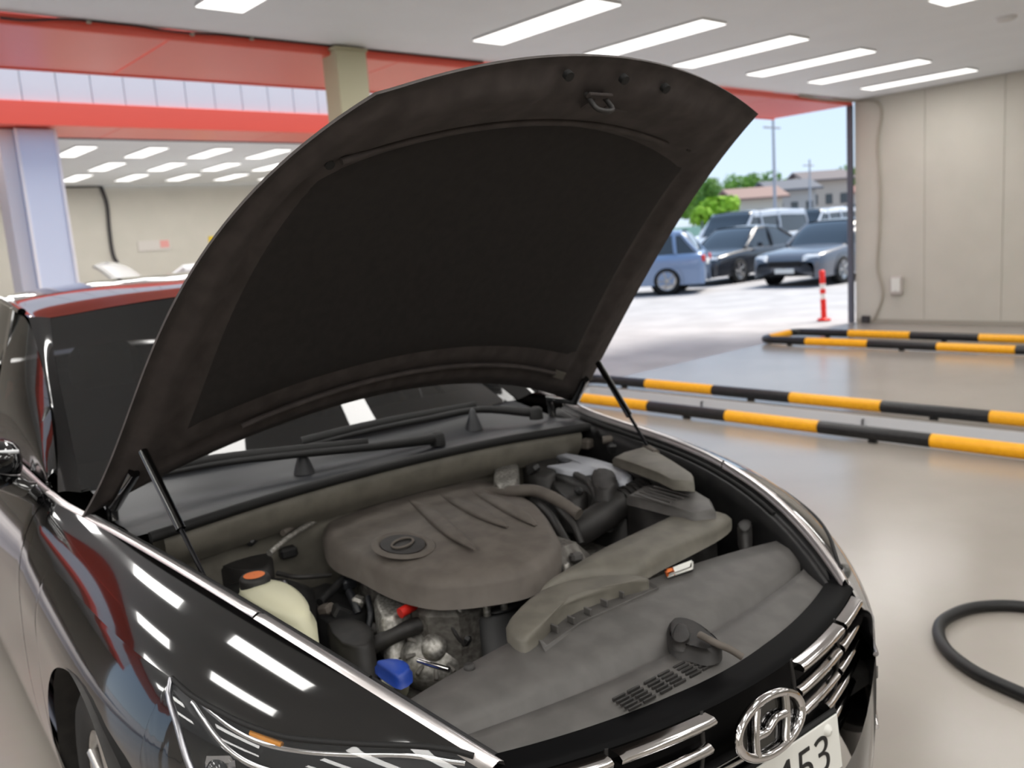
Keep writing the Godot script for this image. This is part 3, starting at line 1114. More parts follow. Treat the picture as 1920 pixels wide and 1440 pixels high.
func slice(rows: Array, i0: int, i1: int, j0: int, j1: int) -> Array:
	var out := []
	for i in range(i0, i1):
		out.append(rows[i].slice(j0, j1))
	return out

# the flank as one smooth surface: s 0 at the hood edge, 1 at the widest line, 2 at the sill
const FLANK := [[-5.2, 0.80, 0.76], [-4.9, 0.84, 0.76], [-4.6, 0.895, 0.755], [-4.2, 0.925, 0.75], [-3.6, 0.93, 0.745], [-2.8, 0.931, 0.74], [-2.0, 0.931, 0.73], [-1.6, 0.930, 0.725]]

func table(tb: Array, z: float, c: int) -> float:
	var n := tb.size()
	if z <= tb[0][0]:
		return tb[0][c]
	for i in n - 1:
		if z <= tb[i + 1][0]:
			var z0: float = tb[i][0]
			var z1: float = tb[i + 1][0]
			var h := z1 - z0
			var d: float = (tb[i + 1][c] - tb[i][c]) / h
			var m0: float = d if i == 0 else (tb[i + 1][c] - tb[i - 1][c]) / (z1 - tb[i - 1][0])
			var m1: float = d if i + 2 >= n else (tb[i + 2][c] - tb[i][c]) / (tb[i + 2][0] - z0)
			var k := (z - z0) / h
			var k2 := k * k
			var k3 := k2 * k
			return (2 * k3 - 3 * k2 + 1) * tb[i][c] + (k3 - 2 * k2 + k) * h * m0 + (3 * k2 - 2 * k3) * tb[i + 1][c] + (k3 - k2) * h * m1
	return tb[n - 1][c]

func fsurf(z: float, s: float) -> Vector3:
	var a := strip(z)
	a.x += 0.012
	var wf := table(FLANK, z, 1)
	var yf := table(FLANK, z, 2)
	if z > -1.6:
		wf = 0.931 - 0.461 * pow(clampf((z + 1.3) / 1.2, 0.0, 1.0), 3.65)
		yf = 0.636 + 0.089 * (-0.10 - z) / 1.5
	if z < -4.2:
		a.x = minf(a.x, wf - 0.09)
	if s <= 1.0:
		var t0 := deg_to_rad(15)
		var t1 := deg_to_rad(80)
		var t := lerpf(t0, t1, s)
		return Vector3(a.x + (wf - a.x) * (sin(t) - sin(t0)) / (sin(t1) - sin(t0)), a.y - (a.y - yf) * (cos(t0) - cos(t)) / (cos(t0) - cos(t1)), z)
	var k := s - 1.0
	return Vector3(wf + 0.010 * sin(k * PI) - 0.035 * k * k * k, lerpf(yf, 0.2, k), z)

# the lamp's upper edge and its rear and lower edge on that surface
const LAMP_TOP := [[-0.67, 0.506], [-0.609, 0.527], [-0.558, 0.53], [-0.471, 0.527], [-0.40, 0.486], [-0.308, 0.324], [-0.227, 0.061], [-0.205, 0.0], [-0.10, 0.0]]
const LAMP_LOW := [[-0.67, 0.506], [-0.66, 0.567], [-0.598, 0.709], [-0.542, 0.891], [-0.485, 1.08], [-0.42, 1.19], [-0.33, 1.22], [-0.24, 1.22], [-0.17, 1.2], [-0.10, 1.19]]

func flank_grid(z0: float, z1: float, n: int, s0: float, s1: float, m: int) -> Array:
	var rows := []
	for i in m + 1:
		var r := []
		for j in n + 1:
			r.append(fsurf(lerpf(z0, z1, float(j) / n), lerpf(s0, s1, float(i) / m)))
		rows.append(r)
	return rows

const WHEEL_Z := -0.985
const REAR_Z := -3.825

func sedan() -> void:
	car = thing("sedan", "black four-door sedan with its hood raised and engine bay open", "car", "", car_xf.origin, -(1.631278 - PI / 2.0))
	body_panels()
	front_end()
	glass_and_roof()
	hood()
	engine_bay()
	wheels()

func body_panels() -> void:
	for sgn in [1.0, -1.0]:
		var s := mb()
		var up := []
		for i in 15:
			var r := []
			for j in 81:
				var z := lerpf(-0.205, -1.56, j / 80.0)
				r.append(fsurf(z, i / 14.0 * (table(LAMP_TOP, z, 1) if z > -0.67 else 0.506)))
			up.append(r)
		grid(s, side_of(up, sgn))
		grid(s, side_of(arch_cut(flank_grid(-0.67, -1.56, 80, 0.506, 2.0, 44), WHEEL_Z, 0.345, 0.372, 34), sgn))
		part("fender", s, M.paint, car)
		# doors and rear quarter
		for q in [["front_door", -1.566, -2.615], ["rear_door", -2.622, -3.545], ["rear_quarter", -3.552, -4.88]]:
			s = mb()
			grid(s, side_of(arch_cut(flank_grid(q[1], q[2], 60, 0.0, 2.0, 50), REAR_Z, 0.345, 0.372, 40), sgn))
			var d := part(q[0], s, M.paint, car)
			if q[0] == "rear_quarter":
				continue
			s = mb()
			var hz: float = q[2] + 0.13
			tube(s, [Vector3(sgn * 0.915, 0.80, hz + 0.11), Vector3(sgn * 0.945, 0.802, hz + 0.08), Vector3(sgn * 0.945, 0.802, hz - 0.08), Vector3(sgn * 0.915, 0.80, hz - 0.11)], 0.011, 8)
			part("handle", s, M.chrome, d)
		s = mb()
		box(s, Vector3(sgn * 0.845, 0.175, -2.4), Vector3(0.09, 0.06, 2.05), 0.02)
		part("sill", s, M.paint, car)
		# chrome strip along the hood edge and the belt line
		for q in [[-0.178, -0.642, 0.027], [-0.648, -1.60, 0.022], [-1.605, -3.5, 0.016]]:
			s = mb()
			var rws := []
			for i in 25:
				var z := lerpf(q[0], q[1], i / 24.0)
				var p := strip(z)
				var w: float = q[2]
				var o := Vector3(sgn, 1, 1)
				rws.append([(p + Vector3(-w * 0.45, -0.012, 0)) * o, (p + Vector3(-w * 0.35, 0.002, 0)) * o, (p + Vector3(0.0, 0.0065, 0)) * o, (p + Vector3(w * 0.45, 0.001, 0)) * o, (p + Vector3(w * 0.6, -0.012, 0)) * o])
			grid(s, rws)
			part("chrome_strip", s, M.strip, car)
		# wheel housing
		for z in [WHEEL_Z, REAR_Z]:
			s = mb()
			var ring := []
			for x in [0.925, 0.60]:
				var r := []
				for k in 25:
					var an := PI * k / 24.0
					r.append(Vector3(sgn * x, 0.345 + sin(an) * 0.376 if k > 0 and k < 24 else 0.2, z + cos(an) * 0.376))
				ring.append(r)
			grid(s, ring)
			for k in 24:
				tri(s, Vector3(sgn * 0.6, 0.3, z), ring[1][k], ring[1][k + 1])
			part("wheel_housing", s, M.plastic, car)
	# underbody, rear end
	var s2 := mb()
	box(s2, Vector3(0, 0.24, -2.5), Vector3(1.66, 0.10, 4.3), 0.03)
	part("underbody", s2, M.plastic, car)
	s2 = mb()
	var tr := []
	for q in [[-4.40, 1.075, 0.64], [-4.62, 1.085, 0.70], [-4.82, 1.075, 0.73], [-4.88, 1.02, 0.75], [-4.86, 0.78, 0.77]]:
		var r := []
		for x in [-1.0, -0.5, 0.0, 0.5, 1.0]:
			r.append(Vector3(x * q[2], q[1] - 0.02 * x * x, q[0] + 0.05 * x * x))
		tr.append(r)
	grid(s2, net(tr, 6, 4))
	part("trunk_lid", s2, M.paint, car)
	s2 = mb()
	tr = []
	for q in [[-4.86, 0.78], [-4.92, 0.6], [-4.92, 0.4], [-4.85, 0.22]]:
		var r := []
		for x in [-1.0, -0.8, 0.0, 0.8, 1.0]:
			r.append(Vector3(x * 0.79, q[1], q[0] + (0.08 if absf(x) > 0.9 else 0.0)))
		tr.append(r)
	grid(s2, net(tr, 6, 4))
	part("rear_bumper", s2, M.paint, car)
	for sgn in [1.0, -1.0]:
		s2 = mb()
		box(s2, Vector3(sgn * 0.62, 0.86, -4.87), Vector3(0.34, 0.12, 0.06), 0.02)
		part("taillight", s2, M.tail, car)

func front_end() -> void:
	for sgn in [1.0, -1.0]:
		var o := Vector3(sgn, 1, 1)
		var hl := Node3D.new()
		hl.name = "headlight"
		car.add_child(hl, true)
		var front := []
		var back := []
		for i in 13:
			var r := []
			var q := []
			for j in 61:
				var z := lerpf(-0.67, -0.115, j / 60.0)
				var s0 := table(LAMP_TOP, z, 1)
				var s1 := maxf(table(LAMP_LOW, z, 1), s0)
				var p := fsurf(z, lerpf(s0, s1, i / 12.0))
				r.append(p)
				var e := minf(1.0, sin(PI * i / 12.0) * 1.6) * clampf((z + 0.67) / 0.16, 0.0, 1.0) * clampf((-0.115 - z) / 0.03, 0.0, 1.0)
				q.append(p + Vector3(-0.62, -0.12, -0.78) * (0.004 + 0.075 * e))
			front.append(r)
			back.append(q)
		var s := mb()
		grid(s, side_of(front, sgn))
		part("lens", s, M.lens, hl)
		s = mb()
		grid(s, side_of(back, sgn))
		part("housing", s, M.lamp_in, hl)
		var inside := func(z: float, k: float, deep: float) -> Vector3:
			return (fsurf(z, lerpf(table(LAMP_TOP, z, 1), table(LAMP_LOW, z, 1), k)) + Vector3(-0.62, -0.12, -0.78) * deep) * o
		s = mb()
		var blade := []
		for k in 8:
			blade.append(inside.call(lerpf(-0.62, -0.2, k / 7.0), 0.16, 0.02))
		tube(s, cat(blade, 4), 0.006, 6)
		part("light_blade", s, M.reflector, hl)
		s = mb()
		blade = []
		for k in 8:
			blade.append(inside.call(lerpf(-0.60, -0.3, k / 7.0), 0.42, 0.03))
		tube(s, cat(blade, 4), 0.007, 6)
		part("light_blade", s, M.reflector, hl)
		for z in [-0.50, -0.42, -0.34, -0.26]:
			s = mb()
			var c: Vector3 = inside.call(z, 0.68, 0.045)
			var bb := Basis(Vector3.UP, sgn * 0.75)
			box(s, c, Vector3(0.055, 0.04, 0.04), 0.008, bb)
			part("reflector_cell", s, M.reflector, hl)
			s = mb()
			lathe(s, [Vector2(0.019, 0), Vector2(0.017, 0.012), Vector2(0.010, 0.018), Vector2(0.001, 0.02)], Transform3D(bb * Basis(Vector3.RIGHT, PI / 2.0), c + bb * Vector3(0, 0, 0.02)), 14)
			part("projector", s, M.car_glass, hl)
		s = mb()
		tube(s, [inside.call(-0.47, 0.10, 0.016), inside.call(-0.43, 0.11, 0.016), inside.call(-0.415, 0.12, 0.016)], 0.005, 6)
		part("amber_marker", s, M.amber, hl)
		s = mb()
		var edge := []
		for j in 30:
			var z := lerpf(-0.67, -0.205, j / 29.0)
			edge.append(fsurf(z, table(LAMP_TOP, z, 1)) * o)
		tube(s, edge, 0.005, 6)
		part("seal", s, M.rubber, hl)
		s = mb()
		edge = []
		for j in 40:
			var z := lerpf(-0.67, -0.115, j / 39.0)
			edge.append(fsurf(z, table(LAMP_LOW, z, 1)) * o)
		tube(s, edge, 0.006, 6)
		part("lower_trim", s, M.satin, hl)
	# bumper cover: corners on the flank surface, then across the nose
	var s := mb()
	var corner := []
	for i in 25:
		var r := []
		for j in 61:
			var z := lerpf(-0.67, -0.115, j / 60.0)
			r.append(fsurf(z, lerpf(table(LAMP_LOW, z, 1), 2.0, i / 24.0)))
		corner.append(r)
	corner = arch_cut(corner, WHEEL_Z, 0.345, 0.372, 24)
	grid(s, corner)
	grid(s, mirror(corner))
	var mid := []
	for i in 24:
		var r := []
		var e: Vector3 = corner[i][60]
		for j in 25:
			var k := lerpf(-1, 1, j / 24.0)
			var kk := absf(k)
			var yc := lerpf(0.405, 0.19, i / 23.0)
			var x := e.x * k
			r.append(Vector3(x, lerpf(yc, e.y, pow(kk, 6.0)), lerpf(0.0 - 0.03 * absf(i / 23.0 * 2.0 - 1.0), e.z, kk * kk)))
		mid.append(r)
	grid(s, mid)
	var bumper := part("front_bumper", s, M.paint, car)
	s = mb()
	box(s, Vector3(0, 0.29, 0.0), Vector3(0.60, 0.08, 0.03), 0.012)
	part("lower_intake", s, M.plastic, bumper)
	for sgn in [1.0, -1.0]:
		s = mb()
		var fin := []
		for q in [[-0.13, 1.62], [-0.2, 1.52], [-0.28, 1.42], [-0.36, 1.34]]:
			fin.append((fsurf(q[0], q[1]) + Vector3(0.002, 0, 0.002)) * Vector3(sgn, 1, 1))
		tube(s, cat(fin, 6), 0.010, 8)
		part("chrome_fin", s, M.chrome, bumper)
	# grille
	var gr := Node3D.new()
	gr.name = "grille"
	car.add_child(gr, true)
	s = mb()
	var bk := []
	for q in [[0.690, 0.50, 0.0], [0.56, 0.53, -0.02], [0.38, 0.50, -0.03]]:
		var r := []
		for k in 9:
			var x: float = lerpf(-q[1], q[1], k / 8.0)
			r.append(Vector3(x, q[0], nose_z(x) - 0.028 + q[2]))
		bk.append(r)
	grid(s, net(bk, 4, 6))
	part("backing", s, M.lip, gr)
	s = mb()
	var lip := []
	for q in [[0.7005, -0.079], [0.702, -0.048], [0.701, -0.026], [0.694, -0.016]]:
		var r := []
		for k in 13:
			var x: float = lerpf(-0.485, 0.485, k / 12.0)
			r.append(Vector3(x, q[0], nose_z(x) + q[1]))
		lip.append(r)
	grid(s, net(lip, 3, 4))
	part("upper_surround", s, M.lip, gr)
	for q in [[0.684, 0.125, 0.315], [0.684, 0.33, 0.455], [0.632, 0.128, 0.318], [0.632, 0.334, 0.487], [0.578, 0.0, 0.32], [0.578, 0.335, 0.498], [0.525, 0.275, 0.5], [0.473, 0.275, 0.49], [0.425, 0.275, 0.475]]:
		for sgn in [1.0, -1.0]:
			if q[1] == 0.0 and sgn < 0:
				continue
			var a: float = q[1] if q[1] > 0.0 else -q[2]
			s = mb()
			var rws := []
			for k in 13:
				var x: float = lerpf(a, q[2], k / 12.0) * sgn
				var z: float = nose_z(x) + 0.006 - (0.688 - q[0]) * 0.12
				rws.append([Vector3(x, q[0] + 0.008, z - 0.02), Vector3(x, q[0] + 0.0075, z), Vector3(x, q[0] + 0.002, z + 0.007), Vector3(x, q[0] - 0.006, z + 0.005), Vector3(x, q[0] - 0.008, z - 0.02)])
			grid(s, rws)
			part("bar", s, M.chrome, gr)
	for x in [-0.32, -0.13, 0.125, 0.325]:
		s = mb()
		tube(s, [Vector3(x, 0.695, nose_z(x) - 0.018), Vector3(x * 1.03, 0.63, nose_z(x) - 0.012), Vector3(x * 1.06, 0.46, nose_z(x) - 0.035)], 0.004, 6)
		part("rib", s, M.plastic, gr)
	# emblem: a slanted letter in an oval ring
	var em := Node3D.new()
	em.name = "emblem"
	car.add_child(em, true)
	em.position = Vector3(0.0, 0.634, -0.030)
	em.rotation.x = -0.22
	s = mb()
	var ring := []
	for k in 41:
		var an := TAU * k / 40.0
		ring.append(Vector3(cos(an) * 0.090, sin(an) * 0.047, 0))
	tube(s, ring, 0.0085, 10, false)
	part("oval_ring", s, M.chrome, em)
	for q in [[[-0.052, -0.036], [-0.048, -0.012], [-0.040, 0.012], [-0.028, 0.040]], [[0.028, -0.040], [0.040, -0.012], [0.048, 0.012], [0.052, 0.036]], [[-0.044, -0.004], [-0.015, -0.006], [0.015, 0.006], [0.044, 0.004]]]:
		s = mb()
		var pts := []
		for v in q:
			pts.append(Vector3(v[0], v[1], 0.001))
		tube(s, cat(pts, 5), 0.008, 8)
		part("letter_stroke", s, M.chrome, em)
	s = mb()
	lathe(s, [Vector2(0.001, 0), Vector2(1, 0)], Transform3D(Basis(Vector3(0.088, 0, 0), Vector3(0, 0, 1), Vector3(0, 0.045, 0)), Vector3(0, 0, -0.006)), 30)
	part("plaque", s, M.gloss_black, em)
	# licence plate
	var pl := Node3D.new()
	pl.name = "licence_plate"
	car.add_child(pl, true)
	pl.position = Vector3(-0.015, 0.487, -0.058)
	pl.rotation.x = -0.10
	s = mb()
	box(s, Vector3(0, 0, 0), Vector3(0.535, 0.125, 0.012), 0.004)
	part("holder", s, M.rubber, pl)
	s = mb()
	box(s, Vector3(0, 0, 0.008), Vector3(0.52, 0.11, 0.004), 0.0015)
	part("sheet", s, M.plate, pl)
	var font := SystemFont.new()
	font.font_names = PackedStringArray(["Droid Sans"])
	for q in [["1", 0.088], ["5", 0.142], ["3", 0.198]]:
		var tm := TextMesh.new()
		tm.text = q[0]
		tm.font = font
		tm.font_size = 64
		tm.pixel_size = 0.00155
		tm.depth = 0.002
		tm.material = M.ink
		var mi := MeshInstance3D.new()
		mi.mesh = tm
		mi.name = "digit"
		pl.add_child(mi, true)
		mi.position = Vector3(q[1], -0.004, 0.0108)
	for x in [-0.18, 0.222]:
		s = mb()
		lathe(s, [Vector2(0.012, 0), Vector2(0.011, 0.004), Vector2(0.006, 0.008), Vector2(0.001, 0.009)], Transform3D(Basis(Vector3.RIGHT, PI / 2.0), Vector3(x, 0.036, 0.01)), 14)
		part("bolt_cap", s, M.plate, pl)

func glass_and_roof() -> void:
	var s := mb()
	# windscreen
	var wr := []
	for q in [[[0.742, 0.925, -1.655], [0.42, 0.945, -1.565], [0, 0.95, -1.53]], [[0.706, 1.065, -1.90], [0.41, 1.10, -1.785], [0, 1.12, -1.745]], [[0.668, 1.23, -2.17], [0.39, 1.25, -1.995], [0, 1.27, -1.945]], [[0.630, 1.36, -2.36], [0.36, 1.39, -2.19], [0, 1.405, -2.14]]]:
		var r := []
		for x in [1.0, -1.0]:
			var part_row := []
			for p in q:
				part_row.append(Vector3(p[0] * x, p[1], p[2]))
			if x < 0:
				part_row.reverse()
				part_row.pop_front()
			r += part_row
		wr.append(r)
	grid(s, net(wr, 8, 8))
	part("windshield", s, M.windshield, car)
	# roof
	s = mb()
	var rf := []
	for q in [[[0.693, 1.370, -2.36], [0.630, 1.362, -2.365], [0.36, 1.393, -2.195], [0, 1.407, -2.145]], [[0.690, 1.386, -2.52], [0.622, 1.392, -2.52], [0.36, 1.427, -2.42], [0, 1.440, -2.38]], [[0.681, 1.410, -2.80], [0.62, 1.426, -2.80], [0.36, 1.456, -2.78], [0, 1.466, -2.78]], [[0.67, 1.42, -3.2], [0.61, 1.437, -3.2], [0.36, 1.46, -3.2], [0, 1.467, -3.2]], [[0.655, 1.375, -3.62], [0.60, 1.392, -3.64], [0.36, 1.415, -3.68], [0, 1.425, -3.7]]]:
		var r := []
		for x in [1.0, -1.0]:
			var part_row := []
			for p in q:
				part_row.append(Vector3(p[0] * x, p[1], p[2]))
			if x < 0:
				part_row.reverse()
				part_row.pop_front()
			r += part_row
		rf.append(r)
	grid(s, net(rf, 8, 8))
	part("roof_panel", s, M.paint, car)
	s = mb()
	var rg := []
	for q in [[-3.63, 0.60, 1.392], [-4.0, 0.62, 1.25], [-4.41, 0.63, 1.065]]:
		var r := []
		for x in [-1.0, -0.5, 0.0, 0.5, 1.0]:
			r.append(Vector3(x * q[1], q[2] + 0.03 * (1.0 - x * x), q[0] - 0.05 * (1.0 - x * x)))
		rg.append(r)
	grid(s, net(rg, 6, 6))
	part("rear_window", s, M.car_glass, car)
	for sgn in [1.0, -1.0]:
		# front pillar and roof rail
		s = mb()
		var Q := [Vector3(0.742, 0.925, -1.65), Vector3(0.706, 1.067, -1.90), Vector3(0.668, 1.232, -2.17), Vector3(0.630, 1.362, -2.365)]
		var P := [Vector3(0.805, 0.950, -1.60), Vector3(0.748, 1.083, -1.84), Vector3(0.72, 1.214, -2.10), Vector3(0.693, 1.370, -2.36)]
		var mid := []
		for i in 4:
			mid.append(Q[i].lerp(P[i], 0.5) + Vector3(0.010, 0.008, 0.008) * (1.0 if i < 3 else 0.4))
		grid(s, side_of(net([Q, mid, P], 8, 5), sgn))
		part("front_pillar", s, M.paint, car)
		s = mb()
		var rail := [Vector3(0.690, 1.384, -2.50), Vector3(0.682, 1.408, -2.80), Vector3(0.67, 1.42, -3.2), Vector3(0.655, 1.375, -3.62), Vector3(0.68, 1.22, -4.0), Vector3(0.71, 1.02, -4.4)]
		var rpts := []
		for p in cat(rail, 5):
			rpts.append(p * Vector3(sgn, 1, 1))
		tube(s, rpts, 0.014, 8)
		part("roof_rail", s, M.gloss_black, car)
		# side glass, door by door
		for q in [["front_side_window", [[Vector3(0.808, 0.955, -1.64), Vector3(0.785, 0.995, -1.69)], [Vector3(0.815, 0.960, -1.98), Vector3(0.733, 1.150, -1.98)], [Vector3(0.818, 0.963, -2.3), Vector3(0.700, 1.325, -2.29)], [Vector3(0.82, 0.966, -2.6), Vector3(0.686, 1.392, -2.6)]]], ["rear_side_window", [[Vector3(0.82, 0.966, -2.66), Vector3(0.68, 1.408, -2.66)], [Vector3(0.82, 0.97, -3.1), Vector3(0.672, 1.415, -3.1)], [Vector3(0.81, 0.975, -3.5), Vector3(0.66, 1.39, -3.5)], [Vector3(0.80, 0.98, -3.85), Vector3(0.67, 1.28, -3.85)]]]]:
			s = mb()
			var lo := []
			var mi := []
			var hi := []
			for c in q[1]:
				lo.append(c[0])
				mi.append(c[0].lerp(c[1], 0.5) + Vector3(0.018, 0, 0))
				hi.append(c[1])
			grid(s, side_of(net([lo, mi, hi], 5, 5), sgn))
			part(q[0], s, M.windshield, car)
		s = mb()
		box(s, Vector3(sgn * 0.755, 1.18, -2.63), Vector3(0.02, 0.46, 0.075), 0.005, Basis(Vector3(0, 0, 1), sgn * 0.29))
		part("centre_pillar", s, M.gloss_black, car)
		s = mb()
		tube(s, [Vector3(sgn * 0.812, 0.958, -1.90), Vector3(sgn * 0.742, 1.125, -1.945)], 0.010, 6)
		part("quarter_bar", s, M.gloss_black, car)
		s = mb()
		var cpil := net([[Vector3(0.655, 1.39, -3.58), Vector3(0.665, 1.24, -3.95), Vector3(0.69, 1.04, -4.42)], [Vector3(0.70, 1.28, -3.80), Vector3(0.72, 1.12, -4.1), Vector3(0.74, 1.02, -4.42)], [Vector3(0.80, 0.985, -3.84), Vector3(0.79, 0.99, -4.1), Vector3(0.77, 1.0, -4.42)]], 5, 5)
		grid(s, side_of(cpil, sgn))
		part("rear_pillar", s, M.paint, car)
		# mirror
		var m := Node3D.new()
		m.name = "side_mirror"
		car.add_child(m, true)
		m.position = Vector3(sgn * 0.955, 1.025, -1.755)
		s = mb()
		var sh := []
		for q in [[0.085, 0.2], [0.075, 0.62], [0.04, 0.9], [-0.01, 1.0], [-0.05, 0.96]]:
			var r := []
			for k in 20:
				var an := TAU * k / 20.0
				var cx := signf(cos(an)) * pow(absf(cos(an)), 0.75)
				var sy := signf(sin(an)) * pow(absf(sin(an)), 0.75)
				r.append(Vector3(cx * 0.105 * q[1], sy * 0.072 * q[1] + (0.004 if cx * sgn > 0 else 0.0), q[0]))
			sh.append(r)
		grid(s, sh, true)
		part("cap", s, M.paint, m)
		s = mb()
		lathe(s, [Vector2(0.001, 0), Vector2(0.95, 0)], Transform3D(Basis(Vector3(0.098, 0, 0), Vector3(0, 0, 1), Vector3(0, 0.066, 0)), Vector3(0, 0, -0.046)), 20)
		part("mirror_glass", s, M.reflector, m)
		s = mb()
		tube(s, [Vector3(-sgn * 0.06, -0.05, 0.0), Vector3(-sgn * 0.10, -0.085, 0.01), Vector3(-sgn * 0.15, -0.10, 0.02)], [0.03, 0.025, 0.028], 10)
		part("stalk", s, M.gloss_black, m)
		s = mb()
		tube(s, cat([Vector3(-sgn * 0.09, 0.03, 0.05), Vector3(0, 0.045, 0.075), Vector3(sgn * 0.09, 0.03, 0.045)], 4), 0.006, 6)
		part("turn_signal", s, M.lamp_clear, m)
	# seats and dash, dimly seen
	for x in [-0.38, 0.38]:
		var st := Node3D.new()
		st.name = "front_seat"
		car.add_child(st, true)
		st.position = Vector3(x, 0.3, -2.55)
		s = mb()
		box(s, Vector3(0, 0.12, 0.1), Vector3(0.5, 0.16, 0.5), 0.05)
		part("cushion", s, M.seat, st)
		s = mb()
		box(s, Vector3(0, 0.45, -0.2), Vector3(0.5, 0.62, 0.14), 0.05, Basis(Vector3.RIGHT, -0.25))
		part("backrest", s, M.seat, st)
		s = mb()
		box(s, Vector3(0, 0.83, -0.31), Vector3(0.26, 0.18, 0.1), 0.04, Basis(Vector3.RIGHT, -0.2))
		part("headrest", s, M.pillar_trim, st)
	s = mb()
	var dash := []
	for q in [[0.93, -1.6], [0.94, -1.8], [0.90, -1.98], [0.6, -2.0]]:
		dash.append([Vector3(-0.76, q[0], q[1] - 0.06), Vector3(0, q[0] + 0.01, q[1]), Vector3(0.76, q[0], q[1] - 0.06)])
	grid(s, net(dash, 6, 4))
	part("dashboard", s, M.seat, car)
	s = mb()
	var sw := []
	for k in 25:
		var an := TAU * k / 24.0
		sw.append(Vector3(0.38, 0.86, -2.12) + Basis(Vector3.RIGHT, -0.45) * Vector3(cos(an) * 0.18, sin(an) * 0.18, 0))
	tube(s, sw, 0.014, 8, false)
	part("steering_wheel", s, M.seat, car)
	s = mb()
	box(s, Vector3(0, 0.30, -2.9), Vector3(1.5, 0.05, 2.6), 0.01)
	part("cabin_floor", s, M.pillar_trim, car)
	s = mb()
	box(s, Vector3(0, 0.66, -3.5), Vector3(1.35, 0.7, 0.16), 0.05, Basis(Vector3.RIGHT, -0.3))
	part("rear_seat", s, M.seat, car)

const HINGE_Y := 1.0038
const HINGE_Z := -1.4087
const HOOD_TILT := 0.85474

func swing(p: Vector3) -> Vector3:
	var dy := p.y - HINGE_Y
	var dz := p.z - HINGE_Z
	return Vector3(p.x, HINGE_Y + dy * cos(HOOD_TILT) + dz * sin(HOOD_TILT), HINGE_Z + dz * cos(HOOD_TILT) - dy * sin(HOOD_TILT))

func hood_point(u: float, v: float, depth: float) -> Vector3:
	var z0 := lerpf(-1.44, -0.17, v)
	var x := u * (strip(z0).x - 0.002)
	var z := lerpf(-1.2 - 0.40 * x * x, -0.085 - 0.40 * x * x, v)
	var zs := clampf(z, -1.46, -0.165)
	var crown := lerpf(0.02, 0.05, smoothstep(0.0, 0.5, v)) * (1.0 - smoothstep(0.75, 1.0, v) * 0.7)
	var y := strip(lerpf(z0, zs, 0.5)).y + crown * (1.0 - u * u) + 0.004 - depth
	return swing(Vector3(x, y, z))

